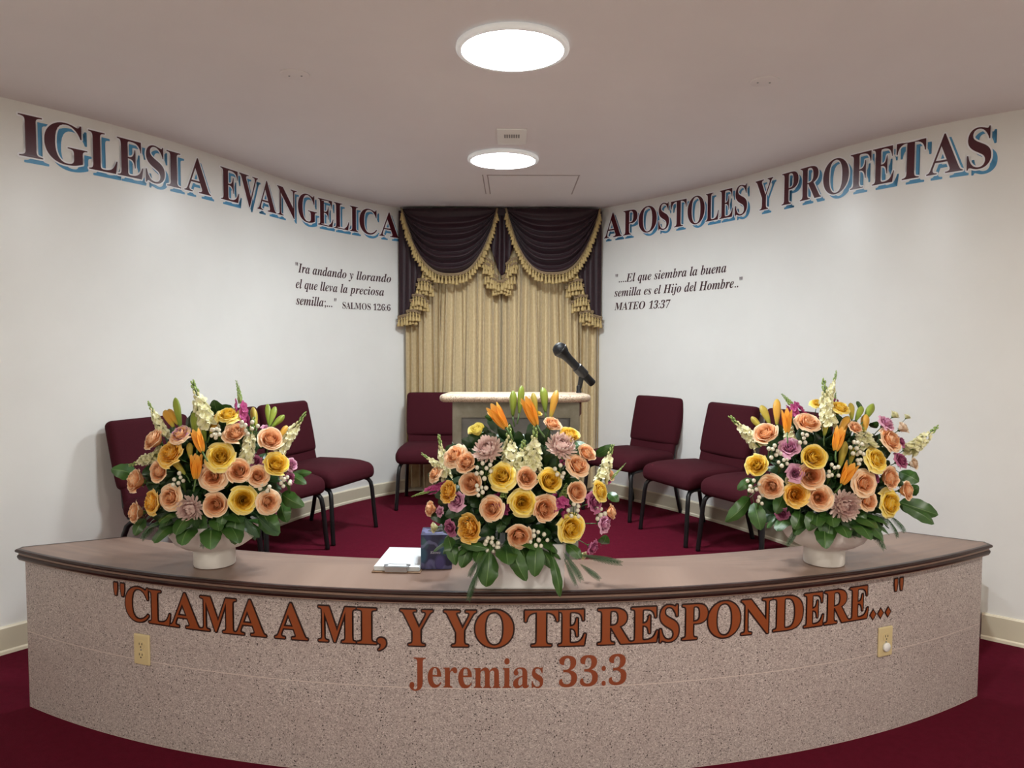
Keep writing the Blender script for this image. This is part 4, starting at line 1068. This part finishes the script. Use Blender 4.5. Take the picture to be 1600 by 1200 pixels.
def bud_mesh(name, m):
    """closed lily bud: length 8, radius 1"""
    mb = MB(); prof = [(.28, 0), (.42, .5), (.60, 1.6), (.82, 3.2), (.97, 4.8), (.98, 5.8), (.80, 6.8), (.48, 7.6), (.12, 8)]
    vs = []; tp = []; seg = 18
    for j, (r, z) in enumerate(prof):
        for k in range(seg):
            a = 2*pi*k/seg; rr = r*(1+.10*cos(3*a)); vs.append((rr*cos(a), rr*sin(a), z)); tp.append(z/8)
    fs = [(j*seg+k, j*seg+(k+1) % seg, (j+1)*seg+(k+1) % seg, (j+1)*seg+k) for j in range(len(prof)-1) for k in range(seg)] + [tuple((len(prof)-1)*seg+k for k in range(seg))]
    mb.add(vs, fs, 0, tp); mb.tube([(0, 0, .1), (.1, 0, -1.5), (.5, 0, -3.2)], .22, 6, 1)
    return mb.mesh(name, [m, G_STEM])
def lily_mesh(name, m, seed, op):
    """half-open trumpet lily: length 2.4, mouth radius about 1"""
    r_ = random.Random(seed); mb = MB()
    for j in range(6):
        ang = 2*pi*j/6 + r_.uniform(-.1, .1); o_ = op*(1.0 if j % 2 else .8)*r_.uniform(.8, 1.15)
        def fn(u, v):
            a = (u-.5)*2; rad = .10 + .42*v**.8 + .55*o_*max(0, v-.25)**1.6; z = 2.4*v*(1-.10*o_*v)
            w_ = .56*sin(pi*min(1, .10+.84*v))**.8*(1-.22*v)
            return (rad*cos(ang)-a*w_*sin(ang), rad*sin(ang)+a*w_*cos(ang), z - .08*a*a - .10*abs(a)*v*0)
        mb.grid(4, 9, fn, 0, lambda u, v: v)
    for j in range(5):
        an = 2*pi*j/5; e = Vector((.25*cos(an), .25*sin(an), 1.7))
        mb.tube([(0, 0, .3), e], .025, 5, 1); mb.ball(e, .075, 6, 4, 2, 2.0)
    mb.tube([(0, 0, .2), (.1, 0, -.6), (.3, 0, -1.2)], .10, 6, 1)
    return mb.mesh(name, [m, G_STEM, M['rust3']])
def leaf_mesh(name, m, seed, shape=1.0):
    """leaf: base at the origin, tip at z = 1, width 1 in x"""
    r_ = random.Random(seed); mb = MB(); b1_, b2_ = r_.uniform(-.16, .16), r_.uniform(.08, .22)
    def fn(u, v):
        a = (u-.5)*2; w_ = .5*(max(0, sin(pi*v**(.80*shape)))**.62) + (.012 if v < .98 else 0)
        x = a*w_*(1+.04*sin(22*v+seed)); return (x + b1_*v*v, -.18*sin(pi*v*.9) + b2_*abs(a)*w_*.9 + .02*sin(12*v)*a, v)
    mb.grid(10, 16, fn, 0, lambda u, v: 1.0-.9*min(1, abs(u-.5)*9) if abs(u-.5) < .12 else (.80 if (int(v*16) % 3 == 0 and 0) else .1))
    mb.tube([(0, .01, .04), (0, .02, -.10), (0, .05, -.22)], .018, 5, 1)
    return mb.mesh(name, [m, G_STEM])
def fern_mesh(name, m, seed):
    r_ = random.Random(seed); mb = MB(); bx = r_.uniform(-.12, .12)
    ra = lambda t: Vector((bx*t*t, -.22*sin(pi*t*.8), t))
    mb.tube([ra(k/10) for k in range(11)], [.014-.001*k for k in range(11)], 5, 1)
    n = 13
    for k in range(n):
        t = .08 + .88*k/n; L = .52*sin(pi*min(1, .16+.80*(1-t)))*(1.05-.35*t)*.95
        for s in (-1, 1):
            d = Vector((s*.86, -.05, .50)); q = Vector((-s*.45, 0, .86))
            for i in range(7):
                tt = (i+.5)/7; c = ra(t) + d*(L*tt) + Vector((0, .10*L*tt*tt, -.06*tt*L)); wl = .105*L*(1.05-tt)+.006; h_ = L/7*.62
                for sg in (-1, 1):
                    tipp = c + q*(sg*wl*2.0) + d*h_*.9
                    mb.add([c - d*h_*.6, c + d*h_*.6, tipp + d*h_*.1, tipp - d*h_*.5], [(0, 1, 2, 3)], 0, [.2]*4)
    return mb.mesh(name, [m, G_STEM], False)
def calyx_mesh():
    mb = MB()
    for j in range(5):
        an = 2*pi*j/5
        mb.grid(2, 4, lambda u, v, an=an: ((.16+.42*v)*cos(an)-(u-.5)*.30*(1-v)*sin(an), (.16+.42*v)*sin(an)+(u-.5)*.30*(1-v)*cos(an), -.66+.16*v-.22*v*v), 0)
    mb.lathe([(.05, -.95), (.17, -.84), (.20, -.68), (.12, -.60)], 10)
    mb.tube([(0, 0, -.85), (.05, 0, -1.6), (.16, 0, -2.4)], .055, 6)
    return mb.mesh('stem', G_STEM)
CALYX = calyx_mesh()
LIB = {}
for c in 'pyo':
    LIB[c] = [rose_mesh('rose', PM[c], 10+ord(c)+k, (2, 3, 3, 4, 5, 5, 6, 6, 6) if c != 'o' else (3, 5, 6, 7, 8, 8, 8, 7, 7), .8+.3*(k % 3), .02+.010*k) for k in range(4)]
LIB['q'] = [rose_mesh('rose', PM['q'], 5, (2, 3, 4, 5, 5), .7)]
LIB['b'] = [rose_mesh('rose', PM['b'], 9, (2, 3, 4, 4, 4), .35)]
for c in 'kld': LIB[c] = [rose_mesh('lisianthus', PM[c], 20+k, (2, 3, 5, 6, 6), 1.3, .07) for k in range(2)]
LIB['w'] = [rose_mesh('cream_bloom', PM['w'], 31+k, (2, 3, 4, 4), .7, .04) for k in range(2)]
LIB['c'] = [mum_mesh('chrysanthemum', PM['c'], 41), mum_mesh('chrysanthemum', PM['c'], 42)]
LIB['stock'] = [stock_mesh('stock_flower', PM['stock'], 50+k) for k in range(3)]
LIB['snap'] = [snap_mesh('snapdragon_flower', PM['snap'], 60+k) for k in range(2)]
LIB['snapg'] = [snap_mesh('snapdragon_flower', PM['snap'], 66, .05)]
for c in ('budo', 'budy', 'budg'): LIB[c] = [bud_mesh('lily_bud', PM[c])]
LIB['lily'] = [lily_mesh('lily_flower', PM['lily'], 70+k, .28+.28*k) for k in range(2)]
LEAFS = [leaf_mesh('leaf', G_LEAF, 80+k, 1.0+.12*k) for k in range(3)]
FERNS = [fern_mesh('fern_frond', G_FERN, 90+k) for k in range(2)]
NAME = dict(p='rose', q='rose', y='rose', o='rose', b='rose', k='lisianthus_flower', l='lisianthus_flower', d='lisianthus_flower', w='cream_bloom', c='chrysanthemum_flower',
            stock='stock_flower', snap='snapdragon_flower', snapg='snapdragon_flower', budo='lily_bud', budy='lily_bud', budg='lily_bud', lily='lily_flower')
TINT = dict(p='peach rose', q='pale peach rose', y='yellow rose', o='golden orange rose', b='lemon yellow rose', k='pink ruffled flower', l='lilac ruffled flower', d='plum ruffled flower', w='small cream bloom',
            c='mauve many-petalled bloom', stock='cream flower spike', snap='magenta flower spike', snapg='green budded spike', budo='orange lily bud', budy='amber lily bud', budg='green lily bud', lily='half-open orange lily')
def link(name, me, parent, mw):
    o = bpy.data.objects.new(name, me); COL.objects.link(o); o.parent = parent; o.matrix_local = mw; return o
def along(p0, p1, face=Vector((0, -1, 0)), roll=0.0):
    """frame with z from p0 to p1 and -y turned to face"""
    z = (p1-p0).normalized(); y = -(face - z*face.dot(z)); y = y.normalized() if y.length > 1e-4 else z.orthogonal().normalized()
    x = y.cross(z); R_ = Matrix((x, y, z)).transposed().to_4x4()
    return Matrix.Translation(p0) @ R_ @ Matrix.Rotation(roll, 4, 'Z')
def bouquet(key, label, loc, vessel):
    rnd = random.Random(ord(key)); D = BOUQUETS[key]
    t = thing('flower_arrangement', label, 'flower arrangement', loc)
    rim = vessel(t)
    # dense greenery that fills the middle
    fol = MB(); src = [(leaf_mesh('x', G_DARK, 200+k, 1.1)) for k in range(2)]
    lv = [([v.co.copy() for v in m_.vertices], [tuple(p.vertices) for p in m_.polygons if p.material_index == 0]) for m_ in src]
    cz, ex = .345, (.225, .125, .195)
    for k in range(420):
        a, b = rnd.uniform(0, 2*pi), math.asin(rnd.uniform(-.75, .95)); rr = rnd.uniform(.15, .95)
        d = Vector((cos(a)*cos(b), sin(a)*cos(b), sin(b))); p = Vector((d.x*ex[0]*rr, d.y*ex[1]*rr + .0, cz + d.z*ex[2]*rr))
        p.y = max(p.y, -.062)
        dr_ = (d + Vector((rnd.uniform(-.8, .8), rnd.uniform(-.5, .4), rnd.uniform(-.6, .6)))).normalized(); L = rnd.uniform(.05, .085)
        Mx = along(p, p+dr_, Vector((rnd.uniform(-.6, .6), -1, rnd.uniform(-.2, .8)))) @ Matrix.Diagonal((L*.55, L, L, 1))
        vs, fs = lv[k % 2]; fol.add([Mx @ v for v in vs], fs, 0, [.1]*len(vs))
    for k in range(110):                                      # low greenery just over the rim
        a = rnd.uniform(0, 2*pi); q = sqrt(rnd.uniform(.02, 1))
        p = Vector((cos(a)*rim*1.25*q, -.01 + sin(a)*.085*q, rnd.uniform(.165, .30))); L = rnd.uniform(.055, .09)
        dr_ = Vector((cos(a)*.7 + rnd.uniform(-.5, .5), sin(a)*.5 + rnd.uniform(-.4, .4), rnd.uniform(-.5, .9))).normalized()
        Mx = along(p, p+dr_, Vector((rnd.uniform(-.6, .6), -1, rnd.uniform(-.2, .8)))) @ Matrix.Diagonal((L*.6, L, L, 1))
        vs, fs = lv[k % 2]; fol.add([Mx @ v for v in vs], fs, 0, [.1]*len(vs))
    for k in range(60):                                       # stems going down into the vessel
        a = rnd.uniform(0, 2*pi); r1 = rnd.uniform(.03, .20)
        fol.tube([(cos(a)*rim*.4, sin(a)*rim*.3, .16), (cos(a)*r1*.7, sin(a)*r1*.4, .28), (cos(a)*r1*1.1, sin(a)*r1*.5, rnd.uniform(.36, .5))], .003, 5)
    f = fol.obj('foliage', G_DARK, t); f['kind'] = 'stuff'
    for i, (c, x, y, z, r, nx, ny, nz) in enumerate(D['blooms']):
        n_ = (Vector((nx, ny, nz)) + Vector((rnd.uniform(-.16, .16), 0, rnd.uniform(-.14, .14)))).normalized()
        mw = Matrix.Translation((x, y, z)) @ n_.to_track_quat('Z', 'Y').to_matrix().to_4x4() @ Matrix.Rotation(rnd.uniform(0, 6.28), 4, 'Z') @ Matrix.Diagonal((r*.95, r*.95, r*.95, 1))
        o = link(NAME[c], LIB[c][i % len(LIB[c])], t, mw); o['label'] = TINT[c]
        s_ = bpy.data.objects.new('stem', CALYX); COL.objects.link(s_); s_.parent = o
    for i, (c, x0, y0, z0, x1, y1, z1, r) in enumerate(D['spikes']):
        p0, p1 = Vector((x0, y0, z0)), Vector((x1, y1, z1)); L = (p1-p0).length
        ln = {'lily': 2.4, 'budo': 8, 'budy': 8, 'budg': 8}.get(c, 4)
        mw = along(p0, p1, roll=rnd.uniform(0, 6.28)) @ Matrix.Diagonal((r, r, L/ln, 1))
        o = link(NAME[c], LIB[c][i % len(LIB[c])], t, mw); o['label'] = TINT[c]
    for i, (x, y, z, r, n) in enumerate(D['berries']):
        mb = MB(); got = []
        for k in range(int(n)):
            for _ in range(30):
                a, q = rnd.uniform(0, 6.28), sqrt(rnd.uniform(0, 1))*r
                c_ = Vector((q*cos(a), rnd.uniform(-.008, .004), q*sin(a)))
                if all((c_-g_).length > .0135 for g_ in got): break
            got.append(c_); mb.ball(c_, rnd.uniform(.0062, .0075), 12, 8, 0, 1.08)
            mb.tube([c_ + Vector((0, .004, -.003)), Vector((c_.x*.4, .03, -r*.8)), Vector((0, .05, -r-.03))], .0016, 5, 1)
        o = link('berry_sprig', mb.mesh('berry_sprig', [G_BERRY, G_STEM]), t, Matrix.Translation((x, y, z))); o['label'] = 'sprig of ivory berries'
    for kind, lib in (('leaves', LEAFS), ('ferns', FERNS)):
        for i, (x0, y0, z0, x1, y1, z1, wd) in enumerate(D[kind]):
            p0, p1 = Vector((x0, y0, z0)), Vector((x1, y1, z1)); L = (p1-p0).length
            fc = Vector((rnd.uniform(-.35, .35), -1, rnd.uniform(.1, .7)))
            link('leaf' if kind == 'leaves' else 'fern_frond', lib[i % len(lib)], t, along(p0, p1, fc) @ Matrix.Diagonal((wd*(1.4 if kind == 'leaves' else 1.1), L*1.08, L*1.08, 1)))
    n = 18                                                    # broad leaves and fronds drooping over the rim
    dpt = .95 if vessel is pedestal else .52
    for k in range(n):
        a = pi*(1.01 + .98*k/(n-1)) + rnd.uniform(-.08, .08); L = rnd.uniform(.070, .115); up = k % 2
        p0 = Vector((cos(a)*rim*(.98 - .22*up), sin(a)*(rim*(1.0 - .22*up)*dpt) - .006, (.180 if vessel is pedestal else .150) + .022*up + rnd.uniform(-.006, .012)))
        d = Vector((cos(a)*.85, sin(a)*.85, rnd.uniform(-.75, -.30) + .25*up)).normalized()
        lib = FERNS if k % 6 == 3 else LEAFS
        link('fern_frond' if k % 6 == 3 else 'leaf', lib[k % len(lib)], t, along(p0, p0+d*L, Vector((cos(a)*.6, sin(a)*.6, .8))) @ Matrix.Diagonal((L*.62, L, L, 1)))
    return t
def pedestal(t):
    prof = [(.060, 0), (.072, .001), (.0735, .006), (.073, .050), (.070, .058), (.074, .064), (.110, .076), (.138, .095), (.154, .120), (.160, .150), (.160, .168), (.156, .170), (.152, .165), (.14, .12), (.10, .09), (.001, .085)]
    MB().lathe(prof, 56).obj('pedestal_bowl', M['ceramic'], t, sharp=60); return .15
def planter(t):
    mb = MB(); o_ = []
    W_, D_ = .150, .082
    for cx_, cy_, a0 in ((W_-.012, D_-.012, 0), (-W_+.012, D_-.012, 90), (-W_+.012, -D_+.012, 180), (W_-.012, -D_+.012, 270)):
        o_ += corner(cx_, cy_, .012, a0, 4)
    ring_prism(o_, [(.006, 0), (.002, .002), (.000, .008), (-.006, .150), (-.006, .154), (.002, .155), (.004, .150), (.006, .02)]).obj('planter_box', M['planter'], t, sharp=50).location = (.040, 0, 0)
    return .155
bouquet('L', 'bouquet in a white pedestal bowl at the SALMOS verse end of the counter', (-1.10, 2.69, CTOP+.0012), pedestal)
bouquet('M', 'largest bouquet, in a white rectangular planter between the other two bouquets', (-.015, 2.492, CTOP+.0012), planter)
bouquet('R', 'bouquet in a white pedestal bowl at the MATEO verse end of the counter', (1.178, 2.735, CTOP+.0012), pedestal)
